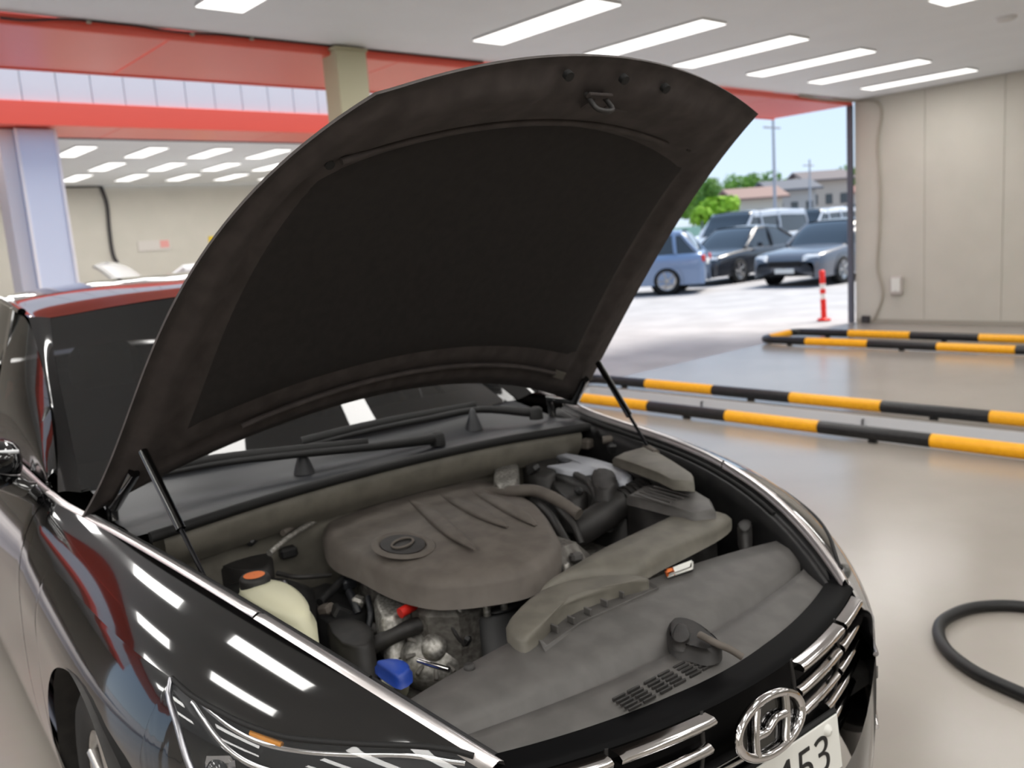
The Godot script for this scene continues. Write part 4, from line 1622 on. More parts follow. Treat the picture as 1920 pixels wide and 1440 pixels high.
func hood() -> void:
	var h := Node3D.new()
	h.name = "hood"
	car.add_child(h, true)
	h.set_meta("label", "raised black hood showing its dull underside")
	var nu := 48
	var nv := 44
	# inner depth of the pressed panel
	var depth := func(u: float, v: float) -> float:
		var e := minf((1.0 - absf(u)) * 0.62, minf(v * 1.2, (1.0 - v) * 1.2))
		var d := 0.007 + 0.020 * smoothstep(0.02, 0.06, e)
		# channel round the pad and the cross member with its step
		d -= 0.014 * (smoothstep(0.075, 0.095, e) - smoothstep(0.115, 0.135, e)) * (1.0 - smoothstep(0.8, 0.84, v))
		d += 0.012 * (smoothstep(0.845, 0.858, v) - smoothstep(0.93, 0.95, v)) * (1.0 - smoothstep(0.72, 0.8, absf(u)))
		d -= 0.012 * (smoothstep(0.90, 0.91, v) - smoothstep(0.955, 0.965, v)) * (1.0 - smoothstep(0.18, 0.26, absf(u + 0.02)))
		return d
	var outer := []
	var inner := []
	for i in nv + 1:
		var ro := []
		var ri := []
		for j in nu + 1:
			var u := lerpf(-1, 1, float(j) / nu)
			var v := float(i) / nv
			ro.append(hood_point(u, v, 0.0))
			ri.append(hood_point(u, v, depth.call(u, v)))
		outer.append(ro)
		inner.append(ri)
	var s := mb()
	grid(s, outer)
	part("outer_skin", s, M.paint, h)
	s = mb()
	grid(s, inner)
	for i in nv:
		quad(s, outer[i][0], outer[i + 1][0], inner[i + 1][0], inner[i][0])
		quad(s, outer[i][nu], outer[i + 1][nu], inner[i + 1][nu], inner[i][nu])
	for j in nu:
		quad(s, outer[0][j], outer[0][j + 1], inner[0][j + 1], inner[0][j])
		quad(s, outer[nv][j], outer[nv][j + 1], inner[nv][j + 1], inner[nv][j])
	part("inner_panel", s, M.under, h)
	# insulation pad
	s = mb()
	var pr := []
	for i in 25:
		var r := []
		for j in 33:
			var a := lerpf(-1, 1, j / 32.0)
			var b := lerpf(-1, 1, i / 24.0)
			var e := minf((1.0 - absf(a)) * 4.0, (1.0 - absf(b)) * 4.0)
			r.append(hood_point(a * 0.79, lerpf(0.17, 0.815, (b + 1.0) / 2.0) + 0.02 * (1.0 - a * a) * b, 0.024 + 0.016 * sqrt(clampf(e, 0, 1))))
		pr.append(r)
	grid(s, pr)
	part("insulation_pad", s, M.pad, h, "black felt insulation pad")
	for q in [[0.842, -0.80, 0.58, 0.010], [0.895, 0.10, 0.46, 0.006], [0.10, -0.6, 0.7, 0.010]]:
		s = mb()
		var rib := []
		for k in 25:
			var u: float = lerpf(q[1], q[2], k / 24.0)
			rib.append(hood_point(u, q[0], 0.034))
		tube(s, rib, q[3], 8, true, 0.7)
		part("stiffening_rib", s, M.under, h)
	# striker and its opening
	s = mb()
	for q in [[-0.02, 0.935, 0.10, 0.014], [-0.01, 0.915, 0.035, 0.05]]:
		var c := hood_point(q[0], q[1], 0.042)
		var t1 := (hood_point(q[0] + 0.05, q[1], 0.042) - c).normalized()
		var t2 := (hood_point(q[0], q[1] + 0.02, 0.042) - c).normalized()
		box(s, c, Vector3(q[2] * 0.6, 0.006, q[3]), 0.002, Basis(t1, t1.cross(t2).normalized(), t2))
	part("striker_opening", s, M.under, h)
	s = mb()
	var c2 := []
	for q in [[-0.06, 0.93, 0.03], [-0.055, 0.925, 0.075], [0.015, 0.925, 0.075], [0.02, 0.93, 0.03]]:
		c2.append(hood_point(q[0], q[1], q[2]))
	tube(s, cat(c2, 4), 0.005, 8)
	part("striker", s, M.plastic, h)
	for q in [[-0.22, 0.972], [0.30, 0.965], [0.06, 0.968], [-0.70, 0.93], [0.72, 0.86], [-0.83, 0.84]]:
		s = mb()
		var c := hood_point(q[0], q[1], 0.026)
		var n := (hood_point(q[0], q[1], 0.05) - c).normalized()
		tube(s, [c - n * 0.004, c + n * 0.007], 0.009, 12)
		part("rubber_stop", s, M.rubber, h)
	s = mb()
	for q in [[0.74, 0.10]]:
		var c := hood_point(q[0], q[1], 0.033)
		var t1 := (hood_point(q[0] + 0.03, q[1], 0.033) - c).normalized()
		var t2 := (hood_point(q[0], q[1] + 0.03, 0.033) - c).normalized()
		box(s, c, Vector3(0.06, 0.003, 0.035), 0.001, Basis(t1, t1.cross(t2).normalized(), t2))
	part("caution_label", s, M.dust_olive, h)
	# hinges and gas struts
	for sgn in [1.0, -1.0]:
		s = mb()
		tube(s, [Vector3(sgn * 0.72, 0.89, -1.43), Vector3(sgn * 0.715, 0.955, -1.44), hood_point(sgn * 0.93, 0.02, 0.03), hood_point(sgn * 0.92, 0.12, 0.03)], 0.014, 8)
		part("hinge", s, M.gloss_black, h)
		var st := Node3D.new()
		st.name = "gas_strut"
		car.add_child(st, true)
		var top := hood_point(sgn * 0.93, 0.20, 0.04)
		var bot := Vector3(sgn * 0.665, 0.865, -0.93)
		s = mb()
		tube(s, [bot, bot.lerp(top, 0.42)], 0.005, 10)
		part("rod", s, M.lamp_in, st)
		s = mb()
		tube(s, [bot.lerp(top, 0.36), top], 0.0105, 12)
		part("cylinder", s, M.gloss_black, st)

func engine_bay() -> void:
	var s := mb()
	# inner fender walls with the rain gutter
	for sgn in [1.0, -1.0]:
		s = mb()
		var rows := []
		for i in 30:
			var z := lerpf(-0.20, -1.45, i / 29.0)
			var p := strip(z)
			var o := Vector3(sgn, 1, 1)
			rows.append([(p + Vector3(-0.008, -0.004, 0)) * o, (p + Vector3(-0.012, -0.024, 0)) * o, (p + Vector3(-0.026, -0.03, 0)) * o, (p + Vector3(-0.032, -0.024, 0)) * o, (p + Vector3(-0.045, -0.027, 0)) * o, (p + Vector3(-0.05, -0.06, 0)) * o, Vector3(sgn * (p.x - 0.06), 0.45, z)])
		grid(s, rows)
		part("inner_fender", s, M.bay, car)
		s = mb()
		var seal := []
		for i in 20:
			var z := lerpf(-0.42, -1.30, i / 19.0)
			seal.append((strip(z) + Vector3(-0.03, -0.020, 0)) * Vector3(sgn, 1, 1))
		tube(s, seal, 0.006, 8)
		part("gutter_seal", s, M.rubber, car)
		# spring towers
		s = mb()
		lathe(s, [Vector2(0.16, -0.3), Vector2(0.15, 0.0), Vector2(0.12, 0.02), Vector2(0.05, 0.025), Vector2(0.045, 0.04), Vector2(0.001, 0.042)], Transform3D(Basis(), Vector3(sgn * 0.52, 0.70, -1.10)), 24)
		part("strut_tower", s, M.bay, car)
		for k in 3:
			s = mb()
			var an := TAU * k / 3.0
			lathe(s, [Vector2(0.011, 0), Vector2(0.011, 0.016), Vector2(0.001, 0.018)], Transform3D(Basis(), Vector3(sgn * 0.52 + cos(an) * 0.085, 0.72, -1.10 + sin(an) * 0.085)), 6)
			part("tower_nut", s, M.satin, car)
	s = mb()
	box(s, Vector3(0, 0.44, -0.78), Vector3(1.24, 0.03, 1.2))
	part("bay_floor", s, M.dust_grey, car)
	# firewall and cowl
	s = mb()
	box(s, Vector3(0, 0.66, -1.30), Vector3(1.34, 0.44, 0.03))
	part("firewall", s, M.dust_olive, car)
	s = mb()
	var fr := []
	for q in [[0.895, -1.225], [0.872, -1.218], [0.835, -1.225], [0.80, -1.25]]:
		fr.append([Vector3(-0.66, q[0] - 0.012, q[1]), Vector3(-0.35, q[0], q[1] - 0.015), Vector3(0, q[0] + 0.004, q[1] - 0.022), Vector3(0.35, q[0], q[1] - 0.015), Vector3(0.66, q[0] - 0.012, q[1])])
	grid(s, net(fr, 6, 4))
	part("firewall_insulation", s, M.dust_olive, car)
	s = mb()
	var cw := []
	for q in [[0.905, -1.235, 0.0], [0.912, -1.30, 0.0], [0.905, -1.38, 0.02], [0.922, -1.45, 0.06], [0.945, -1.55, 0.12]]:
		var r := []
		for x in [-0.72, -0.4, 0.0, 0.4, 0.72]:
			r.append(Vector3(x, q[1 - 1] - 0.03 * x * x, q[1] - q[2] * (x / 0.72) * (x / 0.72) - 0.02 * (1.0 - x * x)))
		cw.append(r)
	grid(s, net(cw, 6, 5))
	part("cowl_panel", s, M.cowl, car)
	s = mb()
	tube(s, cat([Vector3(-0.69, 0.888, -1.215), Vector3(-0.35, 0.905, -1.238), Vector3(0, 0.91, -1.246), Vector3(0.35, 0.905, -1.238), Vector3(0.69, 0.888, -1.215)], 8), 0.013, 10)
	part("cowl_seal", s, M.rubber, car)
	for x in [[570.0, 880.0], [888.0, 800.0]]:
		s = mb()
		var b := cp(x[0], x[1], 0.915)
		lathe(s, [Vector2(0.03, -0.01), Vector2(0.022, 0.015), Vector2(0.01, 0.05), Vector2(0.004, 0.06), Vector2(0.001, 0.061)], Transform3D(Basis(), b), 14)
		part("washer_nozzle", s, M.cowl, car)
	# wipers, each an arm and a blade
	for w in [[[820, 822, 0.935], [700, 838, 0.955], [560, 852, 0.965], [420, 868, 0.97], [300, 890, 0.965]], [[1005, 774, 0.935], [900, 768, 0.955], [800, 786, 0.97], [690, 808, 0.975], [575, 836, 0.965]]]:
		var wn := Node3D.new()
		wn.name = "wiper"
		car.add_child(wn, true)
		var pts := []
		for q in w:
			pts.append(cp(q[0], q[1], q[2]))
		s = mb()
		tube(s, cat(pts, 5), [0.017, 0.016, 0.015, 0.014, 0.013, 0.012, 0.011, 0.011, 0.011, 0.011, 0.01, 0.01, 0.01, 0.009, 0.009, 0.008, 0.008, 0.007, 0.007, 0.006, 0.006], 8)
		part("arm", s, M.rubber, wn)
		s = mb()
		var bl := []
		for q in w.slice(1):
			bl.append(cp(q[0] - 10, q[1] - 6, q[2] + 0.008))
		tube(s, cat(bl, 5), 0.010, 6, true, 1.8)
		part("blade", s, M.rubber, wn)
		s = mb()
		lathe(s, [Vector2(0.024, -0.02), Vector2(0.022, 0.012), Vector2(0.012, 0.02), Vector2(0.001, 0.021)], Transform3D(Basis(), pts[0]), 14)
		part("pivot_cap", s, M.rubber, wn)
	# --- radiator top cover: a wide dusty moulding from the grille back to the radiator
	s = mb()
	var cover := []
	var prof := [[-0.075, 0.700], [-0.085, 0.7045], [-0.14, 0.712], [-0.166, 0.717], [-0.174, 0.703], [-0.196, 0.703], [-0.206, 0.724], [-0.26, 0.735], [-0.33, 0.745], [-0.39, 0.748], [-0.40, 0.72]]
	for q in prof:
		var r := []
		for k in 25:
			var t := lerpf(-1, 1, k / 24.0)
			var z: float = nose_z(0.47 * t) + q[0] + (0.14 * t * t * clampf((-0.15 - q[0]) / 0.2, 0.0, 1.0))
			var w: float = strip(clampf(z, -0.5, -0.17)).x - 0.03
			var x := t * w
			r.append(Vector3(x, q[1] - 0.012 * t * t, z))
		cover.append(r)
	grid(s, cover)
	var rc := part("radiator_cover", s, M.dust_grey, car, "dusty grey plastic cover over the radiator")
	# vents: dark bars on the cover paint the shade inside the slots
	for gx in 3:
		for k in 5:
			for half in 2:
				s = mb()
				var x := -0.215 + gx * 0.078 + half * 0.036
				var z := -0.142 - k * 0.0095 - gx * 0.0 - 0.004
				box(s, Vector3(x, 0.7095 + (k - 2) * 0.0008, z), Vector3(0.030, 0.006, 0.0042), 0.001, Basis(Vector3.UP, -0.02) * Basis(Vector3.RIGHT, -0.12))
				part("slot_shade_bar", s, M.plastic, rc)
	for p in [[905, 1352, 0.705], [1480, 1000, 0.745], [880, 1250, 0.745]]:
		s = mb()
		lathe(s, [Vector2(0.011, -0.004), Vector2(0.010, 0.004), Vector2(0.001, 0.005)], Transform3D(Basis(), cp(p[0], p[1], p[2])), 12)
		part("clip", s, M.plastic, rc)
	# latch
	var la := Node3D.new()
	la.name = "hood_latch"
	car.add_child(la, true)
	s = mb()
	lump(s, cat(cps([[1250, 1180], [1262, 1156], [1300, 1160], [1345, 1192], [1352, 1210], [1325, 1220], [1290, 1212], [1260, 1205]], 0.742), 3, true), 0.03, 0.0)
	part("pocket", s, M.plastic, la)
	s = mb()
	tube(s, cat(cps([[1312, 1190, 0.752], [1340, 1205, 0.750], [1370, 1218, 0.738], [1392, 1232, 0.725]], 0.76), 4), 0.007, 8)
	part("release_lever", s, M.dust, la)
	s = mb()
	lump(s, cat(cps([[1258, 1200], [1268, 1170], [1288, 1172], [1296, 1195], [1280, 1208]], 0.746), 3, true), 0.015, 0.003)
	part("catch_plate", s, M.plastic, la)
	# snorkel lip over a slotted intake
	s = mb()
	lump(s, cat(cps([[948, 1172], [985, 1128], [1040, 1098], [1120, 1082], [1190, 1078], [1216, 1086], [1140, 1108], [1060, 1140], [1005, 1188], [975, 1200]], 0.768), 3, true), 0.03, 0.012, 0.1, 0.006)
	part("intake_lip", s, M.dust_olive, car)
	s = mb()
	lump(s, cps([[1005, 1195], [1060, 1145], [1140, 1112], [1216, 1088], [1235, 1100], [1180, 1125], [1090, 1165], [1022, 1212]], 0.751), 0.02, -0.03, 0.12, 0.002)
	part("intake_opening", s, M.dust_grey, car)
	for k in 6:
		s = mb()
		var a := cp(1040 + k * 31, 1178 - k * 16, 0.754)
		box(s, a, Vector3(0.005, 0.014, 0.02), 0.001)
		part("intake_fin", s, M.dust_grey, car)
	# air duct behind the cover
	s = mb()
	lump(s, cat(cps([[1012, 1104], [1060, 1072], [1130, 1032], [1210, 994], [1282, 962], [1335, 956], [1372, 968], [1352, 990], [1300, 1018], [1235, 1050], [1190, 1072], [1110, 1078]], 0.775), 3, true), 0.028, 0.02, 0.1, 0.008)
	part("air_duct", s, M.dust_olive, car, "dusty olive air duct")
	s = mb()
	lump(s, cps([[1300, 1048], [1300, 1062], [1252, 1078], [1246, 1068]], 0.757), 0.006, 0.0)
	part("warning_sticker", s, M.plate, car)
	s = mb()
	lump(s, cps([[1246, 1066], [1262, 1062], [1266, 1072], [1250, 1076]], 0.7585), 0.006, 0.0)
	part("orange_sticker", s, M.orange, car)
	# engine cover
	s = mb()
	var rim := cat(cps([[604, 1000], [622, 966], [662, 940], [722, 918], [790, 905], [852, 903], [925, 905], [970, 928], [1012, 952], [1040, 992], [1052, 1025], [1030, 1055], [985, 1078], [925, 1090], [860, 1098], [800, 1098], [730, 1080], [668, 1050], [622, 1030]], 0.775), 4, true)
	lump(s, rim, 0.055, 0.032, 0.045, 0.008)
	var ec := part("engine_cover", s, M.dust, car, "dusty brown-grey engine cover with a round filler recess")
	s = mb()
	var ctr := cp(755, 1022, 0.808)
	var b2 := Basis(Vector3.UP, 0.25) * Basis(Vector3.RIGHT, 0.10) * Basis(Vector3(0, 0, 1), 0.06)
	lathe(s, [Vector2(1.35, 0.0), Vector2(1.12, 0.006), Vector2(1.0, 0.002), Vector2(0.97, -0.02)], Transform3D(b2 * Basis().scaled(Vector3(0.05, 1, 0.062)), ctr), 30)
	part("recess_rim", s, M.dust, ec)
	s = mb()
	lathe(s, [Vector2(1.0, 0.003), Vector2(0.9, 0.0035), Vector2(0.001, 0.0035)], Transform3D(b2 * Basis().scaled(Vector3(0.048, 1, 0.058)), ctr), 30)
	part("recess_shade_disc", s, M.plastic, ec)  # dark disc lying on top, its colour gives the shade of a hollow
	s = mb()
	var orng := []
	for k in 25:
		var an := TAU * k / 24.0
		orng.append(ctr + b2 * Vector3(cos(an) * 0.03, 0.006, sin(an) * 0.02))
	tube(s, orng, 0.003, 6, false)
	part("badge_ring", s, M.dust, ec)
	for q in [[[768, 938, 0.803], [805, 962, 0.809], [850, 1000, 0.811], [890, 1030, 0.809]], [[822, 925, 0.799], [865, 945, 0.808], [912, 968, 0.81], [952, 988, 0.807]], [[872, 916, 0.793], [925, 938, 0.803], [975, 965, 0.803], [1005, 985, 0.797]]]:
		s = mb()
		tube(s, cat(cps(q, 0.82), 5), [0.004, 0.008, 0.012, 0.015, 0.018, 0.02, 0.021, 0.022, 0.022, 0.021, 0.02, 0.018, 0.015, 0.012, 0.008, 0.004].slice(0, (q.size() - 1) * 5 + 1), 10, true, 0.5)
		part("ridge", s, M.dust, ec)
	# engine and gearbox mass under it
	s = mb()
	box(s, Vector3(0.0, 0.60, -0.92), Vector3(0.50, 0.28, 0.44), 0.05)
	box(s, Vector3(0.30, 0.54, -0.84), Vector3(0.34, 0.20, 0.46), 0.06)
	box(s, Vector3(-0.30, 0.47, -0.72), Vector3(0.26, 0.10, 0.34), 0.04)
	part("engine_block", s, M.block, car)
	s = mb()
	box(s, Vector3(0.0, 0.58, -0.36), Vector3(0.92, 0.28, 0.06), 0.01)
	part("radiator", s, M.block, car)
	# intake plumbing between the cover and the boxes
	var small := [
		["rear_bracket", [[925, 905], [930, 872], [948, 866], [972, 872], [968, 905], [945, 915]], 0.815, 0.10, "alu"],
		["wiring_box", [[978, 868], [990, 850], [1030, 848], [1050, 862], [1040, 890], [1000, 892]], 0.80, 0.12, "plastic"],
		["battery_terminal_cover", [[1108, 892], [1120, 876], [1150, 882], [1160, 905], [1140, 920], [1115, 915]], 0.81, 0.12, "plastic"],
		["relay_box", [[1030, 900], [1055, 888], [1100, 895], [1098, 930], [1060, 935]], 0.775, 0.10, "plastic"],
		["fuse_box", [[1148, 858], [1168, 848], [1205, 838], [1226, 844], [1262, 865], [1300, 890], [1302, 905], [1262, 902], [1236, 889], [1190, 872]], 0.862, 0.13, "dust_olive"],
		["air_filter_box", [[1174, 930], [1205, 912], [1243, 905], [1300, 918], [1334, 938], [1342, 956], [1300, 964], [1262, 952], [1215, 940]], 0.81, 0.14, "dust_grey"],
		["hydraulic_unit", [[395, 1052], [412, 1036], [450, 1028], [500, 1034], [512, 1052], [498, 1070], [450, 1072], [412, 1064]], 0.745, 0.14, "plastic"],
		["engine_mount", [[612, 1170], [660, 1160], [700, 1180], [690, 1215], [640, 1210]], 0.66, 0.10, "plastic"],
		["timing_cover", [[560, 1120], [610, 1092], [660, 1110], [690, 1150], [650, 1180], [600, 1165]], 0.655, 0.12, "bay"],
		["cam_cover", [[880, 1130], [960, 1108], [1010, 1112], [1000, 1140], [930, 1160], [885, 1155]], 0.67, 0.10, "bay"],
		["side_bracket", [[1010, 1075], [1050, 1060], [1075, 1068], [1060, 1095], [1020, 1100]], 0.71, 0.08, "plastic"],
		["relay", [[1382, 985], [1395, 975], [1410, 980], [1405, 996], [1390, 998]], 0.76, 0.05, "plastic"]]
	for q in small:
		s = mb()
		if not q[0] in ["fuse_box", "air_filter_box"]:
			lump(s, cat(cps(q[1], q[2]), 2, true), q[3], 0.008, 0.08, 0.006)
			part(q[0], s, M[q[4]], car)
			continue
		var bx := Node3D.new()
		bx.name = q[0]
		car.add_child(bx, true)
		lump(s, cps(q[1], q[2]), 0.024, 0.006, 0.05, 0.006)
		part("lid", s, M[q[4]], bx)
		s = mb()
		var low := []
		for v in cps(q[1], q[2] - 0.022):
			low.append(v)
		lump(s, low, q[3], -0.002, 0.05, 0.012)
		part("case", s, M.plastic, bx)
	for k in 5:
		s = mb()
		var a := cp(1190 + k * 9, 926 - k * 3.6, 0.823)
		var b := cp(1245 + k * 12, 945 - k * 3.6, 0.823)
		tube(s, [a, b], 0.0025, 5)
		part("lid_rib", s, M.dust_grey, car)
	# battery: black case with a pale cover and clamp
	var bt := Node3D.new()
	bt.name = "battery"
	car.add_child(bt, true)
	s = mb()
	lump(s, cps([[1010, 878], [1042, 850], [1100, 858], [1190, 890], [1170, 925], [1075, 905]], 0.795), 0.18, 0.0, 0.1, 0.006)
	part("case", s, M.plastic, bt)
	s = mb()
	lump(s, cps([[1025, 873], [1062, 868], [1075, 862], [1042, 854], [1056, 848], [1110, 858], [1165, 874], [1186, 892], [1168, 906], [1142, 892], [1110, 880], [1080, 884]], 0.812), 0.02, 0.003, 0.1, 0.004)
	part("top_cover", s, M.battery_grey, bt, "pale grey battery cover")
	# coolant tank
	var tk := Node3D.new()
	tk.name = "coolant_tank"
	car.add_child(tk, true)
	s = mb()
	lump(s, cat(cps([[440, 1112], [455, 1098], [500, 1092], [540, 1100], [572, 1122], [592, 1152], [585, 1172], [548, 1176], [500, 1160], [460, 1140]], 0.76), 3, true), 0.12, 0.028, 0.14, 0.018)
	part("tank", s, M.white_tank, tk, "milky white coolant tank")
	s = mb()
	var cc := cp(479, 1098, 0.775)
	lathe(s, [Vector2(0.034, -0.01), Vector2(0.034, 0.018), Vector2(0.030, 0.024), Vector2(0.001, 0.025)], Transform3D(Basis(), cc), 20)
	part("cap", s, M.plastic, tk)
	s = mb()
	lathe(s, [Vector2(0.024, 0.0255), Vector2(0.001, 0.0265)], Transform3D(Basis(), cc), 16)
	part("cap_label", s, M.orange, tk)
	for p in [[552, 1174], [506, 1162]]:
		s = mb()
		lathe(s, [Vector2(0.012, -0.02), Vector2(0.012, 0.008), Vector2(0.001, 0.009)], Transform3D(Basis(), cp(p[0], p[1], 0.745)), 10)
		part("bolt", s, M.dark, tk)
	# washer filler cap
	s = mb()
	lump(s, cat(cps([[702, 1246], [716, 1240], [745, 1238], [768, 1248], [772, 1262], [750, 1276], [728, 1266]], 0.655), 2, true), 0.02, 0.012, 0.14, 0.006)
	var wc := part("washer_cap", s, M.blue_cap, car, "blue washer filler cap")
	s = mb()
	tube(s, [cp(740, 1262, 0.64), cp(742, 1290, 0.54)], 0.03, 14)
	part("filler_neck", s, M.white_tank, wc)
	# filler housing of bright metal with a red seal
	s = mb()
	lump(s, cat(cps([[702, 1118], [730, 1106], [765, 1098], [784, 1108], [780, 1130], [755, 1150], [720, 1160], [704, 1145]], 0.69), 3, true), 0.10, 0.006, 0.12, 0.008)
	part("thermostat_housing", s, M.alu, car)
	s = mb()
	lathe(s, [Vector2(0.024, -0.02), Vector2(0.026, 0.006), Vector2(0.018, 0.010), Vector2(0.016, 0.0)], Transform3D(Basis(Vector3.RIGHT, 0.3), cp(766, 1112, 0.70)), 18)
	part("hose_neck", s, M.chrome, car)
	s = mb()
	tube(s, cat(cps([[750, 1150, 0.70], [764, 1142, 0.702], [780, 1132, 0.70]], 0.7), 3), 0.012, 10)
	part("red_connector", s, M.red, car)
	s = mb()
	tube(s, cps([[715, 1190, 0.62], [735, 1165, 0.66], [748, 1148, 0.68]], 0.65), 0.007, 8)
	part("metal_pipe", s, M.alu, car)
	# alternator
	var al := Node3D.new()
	al.name = "alternator"
	car.add_child(al, true)
	al.position = cp(812, 1240, 0.56)
	var ab := Basis(Quaternion(Vector3.UP, Vector3(-0.30, 0.72, 0.62).normalized()))
	s = mb()
	lathe(s, [Vector2(0.001, 0.075), Vector2(0.03, 0.075), Vector2(0.06, 0.066), Vector2(0.074, 0.045), Vector2(0.076, -0.06), Vector2(0.06, -0.075), Vector2(0.001, -0.075)], Transform3D(ab, Vector3.ZERO), 26)
	part("housing", s, M.alu, al)
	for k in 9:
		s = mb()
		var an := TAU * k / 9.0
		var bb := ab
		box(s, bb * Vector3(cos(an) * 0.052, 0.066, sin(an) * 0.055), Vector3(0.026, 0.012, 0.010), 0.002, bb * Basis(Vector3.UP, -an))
		part("vent_shade_block", s, M.block, al)  # darker blocks colour in the shade of the vent holes
	s = mb()
	lathe(s, [Vector2(0.028, 0.07), Vector2(0.028, 0.10), Vector2(0.012, 0.105), Vector2(0.001, 0.105)], Transform3D(ab, Vector3.ZERO), 20)
	part("pulley", s, M.alu, al)
	s = mb()
	tube(s, cps([[785, 1238, 0.66], [812, 1247, 0.662], [842, 1256, 0.66]], 0.63), 0.006, 8)
	part("terminal_bar", s, M.chrome, car)
	# hoses and looms: [name, path, radius, material]
	for q in [
		["intake_hose", [[1080, 1000, 0.70], [1120, 975, 0.73], [1165, 945, 0.755], [1205, 925, 0.77]], 0.042, "plastic"],
		["air_hose", [[905, 925, 0.78], [950, 922, 0.80], [1000, 920, 0.80], [1040, 935, 0.79], [1085, 965, 0.76]], 0.017, "dust"],
		["heater_hose", [[1000, 938, 0.77], [1030, 965, 0.76], [1052, 1000, 0.74], [1075, 1040, 0.70]], 0.012, "plastic"],
		["loom", [[1020, 920, 0.77], [1050, 955, 0.765], [1075, 985, 0.74], [1090, 1020, 0.70]], 0.010, "plastic"],
		["battery_cable", [[1080, 890, 0.80], [1105, 905, 0.80], [1118, 930, 0.78], [1112, 955, 0.74]], 0.011, "plastic"],
		["radiator_hose", [[660, 1235, 0.60], [720, 1200, 0.64], [790, 1170, 0.66], [870, 1155, 0.66], [945, 1168, 0.64]], 0.019, "plastic"],
		["thin_loom", [[760, 1105, 0.72], [800, 1095, 0.74], [830, 1130, 0.71], [850, 1180, 0.66], [870, 1210, 0.62]], 0.005, "plastic"],
		["lower_hose", [[560, 1190, 0.60], [620, 1175, 0.63], [680, 1190, 0.62]], 0.016, "plastic"],
		["wire_bundle", [[520, 1075, 0.74], [560, 1082, 0.74], [620, 1078, 0.72]], 0.006, "plastic"],
		["brake_pipe", [[505, 1038, 0.79], [545, 1005, 0.80], [590, 978, 0.80]], 0.008, "alu"],
		["coolant_pipe", [[600, 1130, 0.68], [625, 1105, 0.69], [645, 1085, 0.70]], 0.011, "bay"],
		["sensor_lead", [[655, 1110, 0.69], [665, 1130, 0.68], [672, 1150, 0.66]], 0.010, "cowl"],
		["sensor_lead", [[690, 1120, 0.69], [695, 1150, 0.67], [690, 1180, 0.64]], 0.007, "cowl"],
		["upper_hose", [[880, 1155, 0.66], [930, 1150, 0.67], [985, 1125, 0.68]], 0.014, "bay"],
		["rear_loom", [[600, 960, 0.80], [700, 912, 0.815], [800, 882, 0.82], [900, 862, 0.82]], 0.010, "plastic"],
		["firewall_pipe", [[530, 1000, 0.80], [600, 955, 0.81], [690, 905, 0.815]], 0.009, "dust"],
		["fender_loom", [[1130, 825, 0.86], [1180, 822, 0.862], [1230, 850, 0.86]], 0.012, "dust"]]:
		s = mb()
		tube(s, cat(cps(q[1], 0.75), 6), q[2], 10)
		part(q[0], s, M[q[3]], car)
	var bits := [[655, 1095, 0.69, 0.035, "cowl"], [672, 1128, 0.68, 0.03, "alu"], [642, 1150, 0.66, 0.04, "bay"], [700, 1178, 0.63, 0.03, "dust_grey"], [735, 1182, 0.63, 0.03, "alu"], [612, 1142, 0.67, 0.03, "dust"], [868, 1135, 0.68, 0.03, "bay"], [905, 1128, 0.69, 0.035, "dust_grey"], [945, 1118, 0.69, 0.03, "bay"], [650, 1198, 0.61, 0.04, "dust"], [870, 1195, 0.63, 0.035, "bay"], [1005, 1088, 0.715, 0.03, "dust_grey"], [1045, 1068, 0.72, 0.03, "bay"], [1080, 1045, 0.72, 0.03, "dust_grey"], [1000, 880, 0.815, 0.03, "bay"], [1085, 920, 0.79, 0.03, "bay"], [1100, 832, 0.83, 0.04, "dust"], [1150, 835, 0.84, 0.04, "bay"], [420, 1020, 0.80, 0.04, "bay"], [470, 1012, 0.80, 0.03, "bay"], [540, 1035, 0.74, 0.035, "bay"]]
	for k in bits.size():
		var q: Array = bits[k]
		s = mb()
		box(s, cp(q[0], q[1], q[2]), Vector3(q[3], q[3] * 0.8, q[3] * (0.7 + 0.3 * (k % 3))), 0.006, Basis(Vector3.UP, k * 0.7) * Basis(Vector3.RIGHT, 0.3 * (k % 4)))
		part("connector", s, M[q[4]], car)
	for q in [[862, 1142, 0.70], [912, 1138, 0.70], [944, 1126, 0.70], [758, 1100, 0.715], [1002, 1120, 0.70], [1062, 1062, 0.74]]:
		s = mb()
		lathe(s, [Vector2(0.009, -0.02), Vector2(0.009, 0.006), Vector2(0.006, 0.009), Vector2(0.001, 0.009)], Transform3D(Basis(), cp(q[0], q[1], q[2])), 8)
		part("bolt", s, M.alu, car)
	# corrugations of the intake hose
	for k in 5:
		s = mb()
		var a := cp(1168 + k * 10, 944 - k * 5, 0.757 + k * 0.004)
		var d := (cp(1205, 925, 0.77) - cp(1165, 945, 0.755)).normalized()
		tube(s, [a - d * 0.003, a + d * 0.003], 0.046, 14)
		part("hose_fold", s, M.plastic, car)

